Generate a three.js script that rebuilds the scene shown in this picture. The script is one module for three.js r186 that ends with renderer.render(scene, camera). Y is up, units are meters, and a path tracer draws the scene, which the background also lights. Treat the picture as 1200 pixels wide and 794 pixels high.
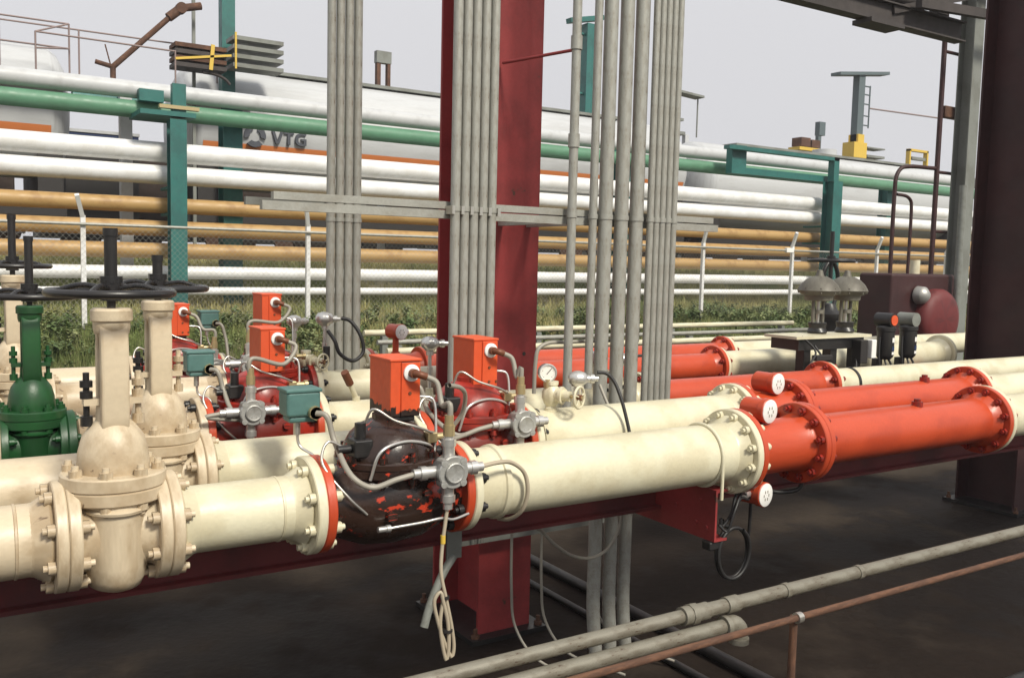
import * as THREE from 'three';
import { mergeGeometries, toCreasedNormals } from 'three/addons/utils/BufferGeometryUtils.js';
import { RoundedBoxGeometry } from 'three/addons/geometries/RoundedBoxGeometry.js';
import { TextGeometry } from 'three/addons/geometries/TextGeometry.js';
import { FontLoader } from 'three/addons/loaders/FontLoader.js';

// ---------------------------------------------------------------- camera, sky, sun, exposure
const scene = new THREE.Scene();
const D2R = Math.PI / 180;
const EYE = 2.30;
const camera = new THREE.PerspectiveCamera(40.55, 1024 / 677, 0.05, 900);
camera.position.set(0, EYE, 0);
camera.rotation.order = 'YXZ';
camera.rotation.set(-4.8524 * D2R, -32.4256 * D2R, 1.3238 * D2R);

const SKY = 0.60;
{
  const w = 256, h = 128, d = new Float32Array(w * h * 4);
  for (let j = 0; j < h; j++) for (let i = 0; i < w; i++) {
    const el = ((j + 0.5) / h - 0.5) * Math.PI;              // overcast: a little brighter up high, even all round
    const az = (i + 0.5) / w * Math.PI * 2;
    let b = el > 0 ? SKY * (1.0 + 0.22 * Math.sin(el)) : SKY * 0.55;
    b *= 1 + 0.025 * Math.sin(az * 3 + el * 5) * Math.cos(el * 7 - az * 2);
    const k = (j * w + i) * 4;
    d[k] = b * 0.985; d[k + 1] = b * 0.985; d[k + 2] = b * 1.02; d[k + 3] = 1;
  }
  const t = new THREE.DataTexture(d, w, h, THREE.RGBAFormat, THREE.FloatType);
  t.mapping = THREE.EquirectangularReflectionMapping; t.magFilter = THREE.LinearFilter; t.minFilter = THREE.LinearFilter; t.needsUpdate = true;
  scene.background = t; scene.environment = t;
}
const sun = new THREE.DirectionalLight(new THREE.Color(1.0, 0.945, 0.82), 3.4);
sun.position.set(3 + 3, 19, 19 - 4); sun.target.position.set(3, 1, -4);
sun.castShadow = true; sun.shadow.radius = 22;
sun.shadow.mapSize.set(2048, 2048);
Object.assign(sun.shadow.camera, { left: -30, right: 30, top: 30, bottom: -30, near: 0.5, far: 120 });
scene.add(sun, sun.target);
scene.fog = new THREE.FogExp2(0xdcdce2, 0.0012);

const renderer = new THREE.WebGLRenderer({ antialias: true });
renderer.toneMapping = THREE.LinearToneMapping;
renderer.toneMappingExposure = 1.17;
renderer.shadowMap.enabled = true;

// ---------------------------------------------------------------- helpers
let seed = 7;
const rnd = () => { seed = (seed * 1664525 + 1013904223) >>> 0; return seed / 4294967296; };
const rr = (a, b) => a + (b - a) * rnd();
const V = (x, y, z) => new THREE.Vector3(x, y, z);
const font = await new FontLoader().loadAsync('fonts/droid/droid_sans_bold.typeface.json');

function hash(i, j, s) { let h = (i * 374761393 + j * 668265263 + s * 2147483647) | 0; h = Math.imul(h ^ (h >>> 13), 1274126177); return ((h ^ (h >>> 16)) >>> 0) / 4294967296; }
function vnoise(x, y, p, s) {
  const i = Math.floor(x), j = Math.floor(y), fx = x - i, fy = y - j, u = fx * fx * (3 - 2 * fx), v = fy * fy * (3 - 2 * fy);
  const m = a => ((a % p) + p) % p;
  const a = hash(m(i), m(j), s), b = hash(m(i + 1), m(j), s), c = hash(m(i), m(j + 1), s), d = hash(m(i + 1), m(j + 1), s);
  return a + (b - a) * u + (c - a) * v + (a - b - c + d) * u * v;
}
function fbm(u, v, p, oct, s) { let r = 0, a = 0.5, t = 0; for (let o = 0; o < oct; o++) { r += a * vnoise(u * p, v * p, p, s + o); t += a; a *= 0.55; p *= 2; } return r / t; }
const enc = c => { c = Math.min(1, Math.max(0, c)); return 255 * (c <= 0.0031308 ? c * 12.92 : 1.055 * Math.pow(c, 1 / 2.4) - 0.055); };
function makeTex(n, fn, srgb = true, rep = 1) {
  const d = new Uint8Array(n * n * 4);
  for (let j = 0; j < n; j++) for (let i = 0; i < n; i++) {
    const c = fn(i / n, j / n), k = (j * n + i) * 4;
    if (srgb) { d[k] = enc(c[0]); d[k + 1] = enc(c[1]); d[k + 2] = enc(c[2]); } else d[k] = d[k + 1] = d[k + 2] = Math.min(255, Math.max(0, c * 255));
    d[k + 3] = 255;
  }
  const t = new THREE.DataTexture(d, n, n); t.wrapS = t.wrapT = THREE.RepeatWrapping; t.magFilter = THREE.LinearFilter; t.minFilter = THREE.LinearMipmapLinearFilter; t.generateMipmaps = true;
  if (srgb) t.colorSpace = THREE.SRGBColorSpace; t.repeat.set(rep, rep); t.needsUpdate = true; return t;
}
const mix = (a, b, t) => [a[0] + (b[0] - a[0]) * t, a[1] + (b[1] - a[1]) * t, a[2] + (b[2] - a[2]) * t];
const sm = (a, b, x) => { x = Math.min(1, Math.max(0, (x - a) / (b - a))); return x * x * (3 - 2 * x); };
// painted or bare surface: base tone, stain tone with amount, speckle
function paint(base, stain, amt, o = {}) {
  const { n = 512, rep = 0.8, s = 1, rough = 0.45, metal = 0, bump = 0.0006, spot = 0.1, chip = null, chipAmt = 0.8, cc = 0 } = o;
  const map = makeTex(n, (u, v) => {
    const a = fbm(u, v, 4, 6, s), b = fbm(u, v, 16, 4, s + 20), c = fbm(u, v, 96, 2, s + 40), e = fbm(u * 1, v * 1, 3, 3, s + 60);
    let k = mix(base, stain, amt * sm(0.40, 0.66, a * 0.7 + b * 0.3));
    const f = 1 - spot + 2 * spot * (0.5 * c + 0.3 * b + 0.2 * e);
    k = [k[0] * f, k[1] * f, k[2] * f];
    if (chip) k = mix(k, chip, sm(chipAmt - 0.05, chipAmt, 0.55 * b + 0.45 * a + 0.1 * (c - 0.5)));
    return k;
  }, true, rep);
  const rm = makeTex(256, (u, v) => Math.min(1, Math.max(0.05, rough + 0.28 * (fbm(u, v, 10, 5, s + 9) - 0.5))), false, rep);
  const bm = makeTex(256, (u, v) => 0.6 * fbm(u, v, 40, 3, s + 3) + 0.4 * fbm(u, v, 8, 3, s + 5), false, rep * 2);
  const m = new THREE.MeshPhysicalMaterial({ map, roughnessMap: rm, roughness: 1, metalness: metal, bumpMap: bm, bumpScale: bump, clearcoat: cc, clearcoatRoughness: 0.25 });
  return m;
}
const plain = (r, g, b, rough = 0.5, metal = 0) => { const m = new THREE.MeshStandardMaterial({ roughness: rough, metalness: metal }); m.color.setRGB(r, g, b); return m; };

const M = {
  cream: paint([0.66, 0.62, 0.455], [0.46, 0.39, 0.24], 0.45, { s: 11, rough: 0.42, spot: 0.10, chip: [0.2, 0.13, 0.08], chipAmt: 0.79 }),
  beige: paint([0.60, 0.50, 0.355], [0.33, 0.235, 0.135], 0.7, { s: 31, rough: 0.45, spot: 0.1, chip: [0.10, 0.06, 0.035], chipAmt: 0.76 }),
  orange: paint([0.50, 0.066, 0.022], [0.30, 0.034, 0.014], 0.42, { s: 51, rough: 0.36, spot: 0.09 }),
  box: paint([0.70, 0.098, 0.026], [0.50, 0.06, 0.018], 0.45, { s: 55, rough: 0.48, spot: 0.08 }),
  boxStained: (() => {
    const m = paint([0.70, 0.098, 0.026], [0.50, 0.06, 0.018], 0.45, { s: 55, rough: 0.48, spot: 0.08 });
    m.map = makeTex(512, (u, v) => { const a = fbm(u, v, 4, 6, 55), b = fbm(u, v, 16, 4, 75), c = fbm(u, v, 96, 2, 95), e = fbm(u, v, 24, 4, 97);
      const edge = 0.423 + 0.05 * (e - 0.5) + (u > 0.5 ? 0.012 : -0.005);
      let k = mix([0.70, 0.098, 0.026], [0.50, 0.06, 0.018], 0.45 * sm(0.4, 0.66, 0.7 * a + 0.3 * b)); const f = 0.92 + 0.16 * c;
      return mix([k[0] * f, k[1] * f, k[2] * f], [0.02, 0.010, 0.007], sm(0.0015, -0.0015, v - edge)); }, true, 0.8); return m; })(),
  red: paint([0.38, 0.028, 0.016], [0.07, 0.012, 0.008], 0.75, { s: 71, rough: 0.36, spot: 0.2 }),
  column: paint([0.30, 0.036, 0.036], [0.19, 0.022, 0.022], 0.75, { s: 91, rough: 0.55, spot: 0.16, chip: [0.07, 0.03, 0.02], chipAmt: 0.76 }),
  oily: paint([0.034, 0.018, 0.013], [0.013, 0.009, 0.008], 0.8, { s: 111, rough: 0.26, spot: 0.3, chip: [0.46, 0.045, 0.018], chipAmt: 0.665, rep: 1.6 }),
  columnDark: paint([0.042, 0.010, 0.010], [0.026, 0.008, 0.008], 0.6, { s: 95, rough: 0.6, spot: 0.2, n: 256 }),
  castDark: paint([0.17, 0.16, 0.13], [0.09, 0.08, 0.065], 0.7, { s: 315, rough: 0.55, metal: 0.2, n: 256, spot: 0.25 }),
  galv: paint([0.35, 0.35, 0.315], [0.22, 0.20, 0.16], 0.5, { s: 131, rough: 0.5, metal: 0.25, spot: 0.22, rep: 1.6, chip: [0.10, 0.05, 0.03], chipAmt: 0.74 }),
  rust: paint([0.085, 0.040, 0.023], [0.16, 0.075, 0.04], 0.7, { s: 151, rough: 0.85, spot: 0.35 }),
  green: paint([0.012, 0.075, 0.020], [0.008, 0.035, 0.012], 0.6, { s: 171, rough: 0.4, spot: 0.15 }),
  teal: paint([0.022, 0.14, 0.125], [0.018, 0.085, 0.08], 0.6, { s: 191, rough: 0.5, spot: 0.15 }),
  solenoid: paint([0.085, 0.185, 0.17], [0.05, 0.11, 0.10], 0.6, { s: 195, rough: 0.5, spot: 0.15 }),
  pipeGreen: paint([0.105, 0.25, 0.155], [0.08, 0.18, 0.11], 0.5, { s: 211, rough: 0.5, n: 256 }),
  pipeWhite: paint([0.78, 0.78, 0.78], [0.60, 0.58, 0.54], 0.5, { s: 231, rough: 0.4, n: 256 }),
  pipeYellow: paint([0.43, 0.27, 0.105], [0.26, 0.135, 0.045], 0.6, { s: 251, rough: 0.5, n: 256 }),
  tank: paint([0.50, 0.51, 0.52], [0.37, 0.37, 0.37], 0.5, { s: 271, rough: 0.5, n: 256 }),
  black: paint([0.014, 0.013, 0.013], [0.03, 0.026, 0.024], 0.6, { s: 291, rough: 0.4, n: 256 }),
  silver: plain(0.66, 0.65, 0.62, 0.3, 0.75),
  steel: plain(0.55, 0.53, 0.48, 0.36, 0.85),
  cast: paint([0.44, 0.44, 0.42], [0.30, 0.29, 0.26], 0.6, { s: 311, rough: 0.42, metal: 0.5, n: 256, bump: 0.001 }),
  flex: plain(0.30, 0.28, 0.235, 0.55, 0.15),
  rubber: plain(0.016, 0.015, 0.015, 0.5),
  cableBeige: plain(0.40, 0.34, 0.25, 0.6),
  white: plain(0.80, 0.79, 0.76, 0.4),
  brownFit: plain(0.16, 0.055, 0.025, 0.5, 0.2),
  yellow: plain(0.62, 0.42, 0.06, 0.5),
  dark: plain(0.02, 0.017, 0.016, 0.6),
  brass: plain(0.55, 0.44, 0.24, 0.35, 0.7),
  blue: plain(0.012, 0.03, 0.10, 0.6),
  greySteel: paint([0.20, 0.21, 0.19], [0.13, 0.13, 0.11], 0.6, { s: 331, rough: 0.55, n: 256 }),
  roofSteel: paint([0.055, 0.045, 0.042], [0.03, 0.025, 0.024], 0.6, { s: 351, rough: 0.7, n: 256 }),
  handBlack: paint([0.012, 0.012, 0.013], [0.035, 0.03, 0.028], 0.4, { s: 371, rough: 0.28, n: 256 }),
};

M.galvDark = paint([0.215, 0.20, 0.16], [0.12, 0.10, 0.07], 0.6, { s: 137, rough: 0.5, metal: 0.2, spot: 0.25, rep: 1.6, n: 256, chip: [0.07, 0.04, 0.025], chipAmt: 0.72 });  // darker galvanised tone for the front pipes
M.columnMid = paint([0.13, 0.016, 0.016], [0.05, 0.009, 0.009], 0.7, { s: 99, rough: 0.6, spot: 0.2, n: 256 });

// ---- geometry
const prep = g => { g = g.index ? g.toNonIndexed() : g; for (const k of Object.keys(g.attributes)) if (!['position', 'normal', 'uv'].includes(k)) g.deleteAttribute(k); return g; };
const join = a => Array.isArray(a) ? (a.length === 1 ? prep(a[0]) : mergeGeometries(a.map(prep))) : a;
function mUV(g, ku, kv) { const u = g.attributes.uv; for (let i = 0; i < u.count; i++) u.setXY(i, u.getX(i) * ku, u.getY(i) * kv); return g; }
function boxUV(g) {                                                // metres, by the way a face points
  g = prep(g); const p = g.attributes.position, n = g.attributes.normal, u = g.attributes.uv;
  for (let i = 0; i < p.count; i++) {
    const ax = Math.abs(n.getX(i)), ay = Math.abs(n.getY(i)), az = Math.abs(n.getZ(i));
    if (ax >= ay && ax >= az) u.setXY(i, p.getZ(i), p.getY(i)); else if (ay >= az) u.setXY(i, p.getX(i), p.getZ(i)); else u.setXY(i, p.getX(i), p.getY(i));
  }
  return g;
}
const wrapU = r => Math.max(1, Math.round(2 * Math.PI * r * 0.8)) / 0.8;   // whole number of texture periods round a pipe
function cyl(r, len, seg = 20, r2 = r, open = false) { return mUV(new THREE.CylinderGeometry(r2, r, len, seg, 1, open), wrapU(r), len * Math.pow(wrapU(r) / (2 * Math.PI * r), 0.45)); }
const cx = (r, x0, x1, y = 0, z = 0, seg = 24, r2 = r) => cyl(r, x1 - x0, seg, r2).rotateZ(-Math.PI / 2).translate((x0 + x1) / 2, y, z);
const cy = (r, y0, y1, x = 0, z = 0, seg = 20, r2 = r) => cyl(r, y1 - y0, seg, r2).translate(x, (y0 + y1) / 2, z);
const cz = (r, z0, z1, x = 0, y = 0, seg = 20, r2 = r) => cyl(r, z1 - z0, seg, r2).rotateX(Math.PI / 2).translate(x, y, (z0 + z1) / 2);
const bx = (x0, x1, y0, y1, z0, z1) => boxUV(new THREE.BoxGeometry(x1 - x0, y1 - y0, z1 - z0).translate((x0 + x1) / 2, (y0 + y1) / 2, (z0 + z1) / 2));
const rbx = (x0, x1, y0, y1, z0, z1, r = 0.006) => boxUV(new RoundedBoxGeometry(x1 - x0, y1 - y0, z1 - z0, 2, r).translate((x0 + x1) / 2, (y0 + y1) / 2, (z0 + z1) / 2));
function lathe(prof, seg = 36) {                                   // prof: [r, y]
  const g = new THREE.LatheGeometry(prof.map(p => new THREE.Vector2(Math.max(p[0], 1e-4), p[1])), seg);
  let rm = 0, len = 0; prof.forEach((p, i) => { rm = Math.max(rm, p[0]); if (i) len += Math.hypot(p[0] - prof[i - 1][0], p[1] - prof[i - 1][1]); });
  return toCreasedNormals(prep(mUV(g, wrapU(rm), len * wrapU(rm) / (2 * Math.PI * rm))), 0.7);
}
const revY = (prof, seg) => lathe(prof, seg);
const revX = (prof, seg) => lathe(prof.map(([x, r]) => [r, x]), seg).rotateZ(-Math.PI / 2);
const revZ = (prof, seg) => lathe(prof.map(([z, r]) => [r, z]), seg).rotateX(Math.PI / 2);
function tube(pts, r, seg = 0, rad = 8, closed = false) {
  const c = new THREE.CatmullRomCurve3(pts.map(p => V(...p)), closed, 'centripetal');
  const L = c.getLength();
  return mUV(new THREE.TubeGeometry(c, seg || Math.max(6, pts.length * 7), r, rad, closed), L * wrapU(r) / (2 * Math.PI * r), wrapU(r));
}
function bar(a, b, r, seg = 10) {                                   // straight round bar between two points
  const A = V(...a), B = V(...b), d = B.clone().sub(A), g = cyl(r, d.length(), seg);
  g.applyQuaternion(new THREE.Quaternion().setFromUnitVectors(V(0, 1, 0), d.clone().normalize()));
  const m = A.add(B).multiplyScalar(0.5); return g.translate(m.x, m.y, m.z);
}
function sbar(a, b, w, h) {                                         // square bar
  const A = V(...a), B = V(...b), d = B.clone().sub(A), g = boxUV(new THREE.BoxGeometry(w, d.length(), h));
  g.applyQuaternion(new THREE.Quaternion().setFromUnitVectors(V(0, 1, 0), d.clone().normalize()));
  const m = A.add(B).multiplyScalar(0.5); return g.translate(m.x, m.y, m.z);
}
const torusY = (R, r, y, seg = 48) => mUV(new THREE.TorusGeometry(R, r, 10, seg), 2 * Math.PI * R, 2 * Math.PI * r).rotateX(Math.PI / 2).translate(0, y, 0);

// ---- objects
const taken = {}, labels = new Set();
const numbered = n => { if (!(n in taken)) { taken[n] = 0; return n; } return n + '_' + String(++taken[n]).padStart(3, '0'); };
function thing(name, label, category, pos = [0, 0, 0], group) {
  const o = new THREE.Group(); o.name = numbered(name); o.position.set(...pos); o.userData = { label, category };
  if (group) o.userData.group = group;
  if (labels.has(label) && !group) console.log('LABEL TWICE', label);
  labels.add(label); scene.add(o); return o;
}
function part(parent, name, geo, mat, label) {
  const m = new THREE.Mesh(join(geo), mat); m.name = name; m.castShadow = m.receiveShadow = true;
  if (label) m.userData.label = label;
  parent.add(m); return m;
}
function solo(name, label, category, geo, mat, group, pos) {
  const m = new THREE.Mesh(join(geo), mat); m.name = numbered(name); m.castShadow = m.receiveShadow = true;
  m.userData = { label, category }; if (group) m.userData.group = group; if (pos) m.position.set(...pos);
  if (labels.has(label) && !group) console.log('LABEL TWICE', label);
  labels.add(label); scene.add(m); return m;
}
function struct(name, geo, mat) { const m = new THREE.Mesh(join(geo), mat); m.name = name; m.castShadow = m.receiveShadow = true; m.userData.kind = 'structure'; scene.add(m); return m; }

// flanges and their bolts, all along X
const flangeDisc = (x0, x1, r) => { const c = 0.004; return revX([[x0, 0.001], [x0, r - c], [x0 + c, r], [x1 - c, r], [x1, r - c], [x1, 0.001]], 48); };
const boltCache = {};
function boltGeo(L) {
  const k = L.toFixed(3);
  if (!boltCache[k]) boltCache[k] = join([cx(0.011, -L / 2 - 0.034, L / 2 + 0.034, 0, 0, 8),
    cx(0.021, -L / 2 - 0.021, -L / 2, 0, 0, 6), cx(0.021, L / 2, L / 2 + 0.021, 0, 0, 6)]);
  return boltCache[k];
}
function boltRing(parent, n, R, x0, x1, mat, y = 0, z = 0, a0 = 0.5) {
  const g = boltGeo(x1 - x0);
  for (let i = 0; i < n; i++) {
    const a = (i + a0) / n * Math.PI * 2, m = part(parent, 'bolt', g, mat);
    m.position.set((x0 + x1) / 2, y + R * Math.cos(a), z + R * Math.sin(a)); m.rotation.x = rr(0, 1);
  }
}
// a length of pipe with a flange at either end, its origin on the axis at x0
function spool(label, x0, x1, y, z, r, o) {
  const t = thing('pipe_spool', label, 'pipe', [x0, y, z], o.group), L = x1 - x0;
  let a = 0, b = L;
  if (o.f0) { part(t, 'flange', flangeDisc(0, o.f0t ?? 0.036, o.f0), o.m0 || o.mat); part(t, 'weld_neck', revX([[0.03, Math.min(o.f0 - 0.045, r * 1.28)], [0.045, r * 1.25], [0.085, r * 1.02], [0.095, r]], 40), o.mn || o.mat); a = 0.03; }
  if (o.f1) { part(t, 'flange', flangeDisc(L - (o.f1t ?? 0.036), L, o.f1), o.m1 || o.mat); part(t, 'weld_neck', revX([[L - 0.095, r], [L - 0.085, r * 1.02], [L - 0.045, r * 1.25], [L - 0.03, Math.min(o.f1 - 0.045, r * 1.28)]], 40), o.mn || o.mat); b = L - 0.03; }
  part(t, 'pipe', cx(r, a, b, 0, 0, 48), o.mat);
  for (const wx of o.welds || []) part(t, 'weld_bead', revX([[wx - x0 - 0.006, r - 0.001], [wx - x0 - 0.003, r + 0.003], [wx - x0 + 0.003, r + 0.003], [wx - x0 + 0.006, r - 0.001]], 40), o.mat);
  return t;
}

// ---------------------------------------------------------------- ground
const hill = (x, z) => {
  let y = z > -9 ? -0.03 : 1.07 * sm(0, 1, (-9 - z) / 6.2) - 0.03;
  if (z < -14) y += 0.62 * sm(0, 1, (-14 - z) / 7);
  if (z < -18) y += 0.42 * sm(0, 1, (-18 - z) / 2.6);
  if (z < -9.3) y += 0.10 * (fbm(x / 40 + 0.5, z / 40 + 0.5, 16, 3, 5) - 0.5) * sm(0, 1, (-9.3 - z) / 1.5);
  return y;
};
{
  const xs = [], zs = [];
  for (let x = -400; x <= 600;) { xs.push(x); x += (x >= -10 && x < 45) ? 0.5 : 25; }
  for (let z = 60; z >= -700;) { zs.push(z); z -= (z <= -8.5 && z > -24) ? 0.4 : (z > -8.5 && z <= 6 ? 1.5 : 30); }
  const pos = [], uv = [], idx = [];
  for (const z of zs) for (const x of xs) { pos.push(x, hill(x, z), z); uv.push(x, z); }
  const nx = xs.length;
  for (let j = 0; j < zs.length - 1; j++) for (let i = 0; i < nx - 1; i++) { const a = j * nx + i; idx.push(a, a + 1, a + nx, a + 1, a + nx + 1, a + nx); }
  const g = new THREE.BufferGeometry(); g.setAttribute('position', new THREE.Float32BufferAttribute(pos, 3)); g.setAttribute('uv', new THREE.Float32BufferAttribute(uv, 2)); g.setIndex(idx); g.computeVertexNormals();
  const earth = makeTex(512, (u, v) => { const a = fbm(u, v, 6, 6, 401), b = fbm(u, v, 64, 3, 402); return mix(mix([0.11, 0.11, 0.05], [0.26, 0.225, 0.13], sm(0.42, 0.62, a)), [0.035, 0.05, 0.016], 0.6 * sm(0.5, 0.7, b)); }, true, 0.12);
  struct('ground', g, new THREE.MeshStandardMaterial({ map: earth, roughness: 0.95 }));
}
// bay's concrete floor, stained by old oil; shade also put into its colour
{
  const con = makeTex(1024, (u, v) => {
    const a = fbm(u, v, 4, 7, 421), b = fbm(u, v, 32, 5, 422), c = fbm(u, v, 200, 2, 423), d = fbm(u, v, 3, 5, 424);
    let k = mix([0.016, 0.0105, 0.0075], [0.050, 0.038, 0.028], sm(0.44, 0.66, a));
    k = mix(k, [0.009, 0.006, 0.0048], 0.9 * sm(0.47, 0.62, d * 0.75 + b * 0.25));
    const f = 0.75 + 0.5 * (0.5 * b + 0.5 * c); return [k[0] * f, k[1] * f, k[2] * f];
  }, true, 0.145);
  const cr = makeTex(512, (u, v) => 0.92 - 0.3 * sm(0.47, 0.62, fbm(u, v, 3, 5, 424) * 0.75 + fbm(u, v, 32, 3, 422) * 0.25), false, 0.145);
  const cb = makeTex(512, (u, v) => fbm(u, v, 48, 4, 425), false, 0.5);
  const mat = new THREE.MeshPhysicalMaterial({ map: con, roughnessMap: cr, roughness: 1, bumpMap: cb, bumpScale: 0.004, specularIntensity: 0.3 });
  struct('concrete_floor', bx(-14, 24, -0.2, 0, -8.9, 8), mat);
}
// grass on the bank
{
  const blade = (a, h, lean, w, ox, oz) => { const g = new THREE.BufferGeometry(), c = Math.cos(a), s = Math.sin(a); const p = []; const P = (t, k) => [ox + c * lean * t * t - s * w * k * (1 - t), h * t, oz + s * lean * t * t + c * w * k * (1 - t)];
    const q = [P(0, -1), P(0, 1), P(0.55, -1), P(0.55, 1), P(1, 0)];
    for (const i of [0, 1, 2, 1, 3, 2, 2, 3, 4]) p.push(...q[i]); g.setAttribute('position', new THREE.Float32BufferAttribute(p, 3)); g.setAttribute('uv', new THREE.Float32BufferAttribute(new Array(18).fill(0), 2)); g.computeVertexNormals(); return g; };
  const bl = []; for (let i = 0; i < 9; i++) bl.push(blade(rr(0, 6.28), rr(0.06, 0.17), rr(0.02, 0.09), rr(0.004, 0.008), rr(-0.07, 0.07), rr(-0.07, 0.07)));
  const gm = new THREE.MeshPhysicalMaterial({ roughness: 0.85, side: THREE.DoubleSide });
  const N = 52000, im = new THREE.InstancedMesh(mergeGeometries(bl), gm, N), m4 = new THREE.Matrix4(), q = new THREE.Quaternion(), col = new THREE.Color();
  let k = 0;
  while (k < N) {
    const z = -9.3 - 13 * Math.pow(rnd(), 0.9), x = rr(-2, 8 - z * 1.6);
    const d = fbm(x / 14 + 9, z / 14 + 9, 8, 4, 77); if (d < 0.40 && rnd() < 0.7) continue;
    const s = rr(0.6, 1.5); q.setFromAxisAngle(V(0, 1, 0), rr(0, 6.28)); m4.compose(V(x, hill(x, z) - 0.005, z), q, V(s, s * rr(0.6, 1.4), s)); im.setMatrixAt(k, m4);
    const t = Math.min(1, Math.max(0, (0.62 - d) * 4 + rr(-0.2, 0.3))); col.setRGB(0.15 + 0.24 * t, 0.19 + 0.16 * t, 0.055 + 0.09 * t); im.setColorAt(k, col); k++;
  }
  im.name = 'grass'; im.castShadow = im.receiveShadow = true; im.userData = { kind: 'stuff', label: 'patchy green and straw coloured grass on the bank below the fence', category: 'grass' }; scene.add(im);
}

// leafy weeds among the grass
{
  const leaf = (a, t, L, w, h) => { const g = new THREE.BufferGeometry(), c = Math.cos(a), s = Math.sin(a), ct = Math.cos(t), st = Math.sin(t);
    const P = (u, v) => [c * (0.01 + u * L * ct) - s * v * w, h + u * L * st - 0.35 * L * u * u, s * (0.01 + u * L * ct) + c * v * w];
    const q = [P(0, 0), P(0.45, 0.5), P(1, 0), P(0.45, -0.5)], p = []; for (const i of [0, 1, 2, 0, 2, 3]) p.push(...q[i]);
    g.setAttribute('position', new THREE.Float32BufferAttribute(p, 3)); g.setAttribute('uv', new THREE.Float32BufferAttribute(new Array(12).fill(0), 2)); g.computeVertexNormals(); return g; };
  const ls = []; for (let i = 0; i < 22; i++) ls.push(leaf(rr(0, 6.28), rr(-0.1, 1.1), rr(0.05, 0.12), rr(0.025, 0.05), rr(0.0, 0.2)));
  const N = 4200, im = new THREE.InstancedMesh(mergeGeometries(ls), new THREE.MeshPhysicalMaterial({ roughness: 0.7, side: THREE.DoubleSide }), N), m4 = new THREE.Matrix4(), q = new THREE.Quaternion(), col = new THREE.Color();
  let k = 0;
  while (k < N) {
    const z = -9.2 - 6.5 * Math.pow(rnd(), 0.8), x = rr(-2, 8 - z * 1.6), d = fbm(x / 10 + 3, z / 10 + 3, 8, 4, 177); if (d < 0.47 && rnd() < 0.85) continue;
    const s = rr(0.6, 1.7); q.setFromAxisAngle(V(0, 1, 0), rr(0, 6.28)); m4.compose(V(x, hill(x, z), z), q, V(s, s * rr(0.7, 1.3), s)); im.setMatrixAt(k, m4);
    const t = rnd(); col.setRGB(0.09 + 0.16 * t * t, 0.14 + 0.13 * t * t, 0.045 + 0.07 * t * t); im.setColorAt(k++, col);
  }
  im.name = 'weeds'; im.castShadow = im.receiveShadow = true; im.userData = { kind: 'stuff', label: 'low leafy green weeds growing on the bank behind the pipes', category: 'weeds' }; scene.add(im);
}

// ---------------------------------------------------------------- steel columns (H section, open side to the left)
function hColumn(label, x0, zf, zb, w, top, pm = M.column) {
  const t = thing('steel_column', label, 'column', [x0 + w / 2, 0, (zf + zb) / 2]), d = (zf - zb) / 2, f = 0.022;
  part(t, 'front_flange', rbx(-w / 2, w / 2, 0.03, top, d - f, d, 0.003), pm);
  part(t, 'rear_flange', rbx(-w / 2, w / 2, 0.03, top, -d, -d + f, 0.003), pm);
  part(t, 'web', bx(-0.008, 0.008, 0.03, top, -d + f, d - f), pm);
  part(t, 'base_plate', bx(-w / 2 - 0.08, w / 2 + 0.08, 0.002, 0.032, -d - 0.08, d + 0.08), M.black);
  for (const sx of [-1, 1]) for (const sz of [-1, 1]) part(t, 'anchor_bolt', [cy(0.014, 0.03, 0.09, sx * (w / 2 + 0.04), sz * (d + 0.04), 8), cy(0.026, 0.033, 0.055, sx * (w / 2 + 0.04), sz * (d + 0.04), 6)], M.rust);
  return t;
}
{
  const c = hColumn('dark red steel column standing behind the orange control boxes', 2.755, -4.65, -5.25, 0.375, 8.2);
  part(c, 'bolt_hole', cz(0.012, 0.296, 0.302, 0.10, 1.74, 10), M.dark);
  hColumn('dark red steel column cut off by the right edge of the photo', 8.66, -4.65, -5.25, 0.375, 8.2, M.columnDark);  // column red darkened; the shade on this side is put into the paint
}
// grey angle bolted across the foot of the column
solo('grey_steel_rail', 'grey painted horizontal steel rail across the foot of the red column', 'rail', [bx(0, 1.12, 0.0, 0.10, -0.012, 0), bx(0, 1.12, 0.088, 0.1, -0.09, -0.012)], M.greySteel, null, [2.56, 0.64, -4.54]);
// long red beam under the near meter runs, and the cross beam that carries them
{
  const t = thing('support_beam', 'long dark red steel beam running beneath the near pipelines', 'beam', [0, 1.09, -3.42]);
  part(t, 'web', bx(-3, 9.5, 0.016, 0.14, -0.006, 0.006), M.columnMid);  // darker red: shade below the pipes is put into the beam colour
  part(t, 'bottom_flange', bx(-3, 9.5, 0, 0.016, -0.05, 0.05), M.columnMid);
  part(t, 'top_flange', bx(-3, 9.5, 0.14, 0.156, -0.05, 0.05), M.columnMid);
  const c = thing('cross_beam', 'maroon steel cross beam under the near cream pipe with bolt holes', 'beam', [3.05, 1.02, -3.0]);
  part(c, 'web', bx(-0.006, 0.006, 0.012, 0.232, -1.66, 0), M.column);
  part(c, 'bottom_flange', bx(-0.006, 0.075, 0, 0.012, -1.66, 0), M.column);
  part(c, 'top_flange', bx(-0.006, 0.075, 0.232, 0.244, -0.27, 0), M.column);
  for (const [z, y] of [[-0.1, 0.18], [-0.12, 0.07], [-0.26, 0.12], [-0.05, 0.06]]) part(c, 'bolt', cx(0.009, -0.014, -0.006, y, z, 6), M.column);
  part(c, 'rubber_pad', rbx(-0.02, 0.05, -0.045, -0.002, -0.07, -0.01, 0.01), M.rubber);
}

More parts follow.
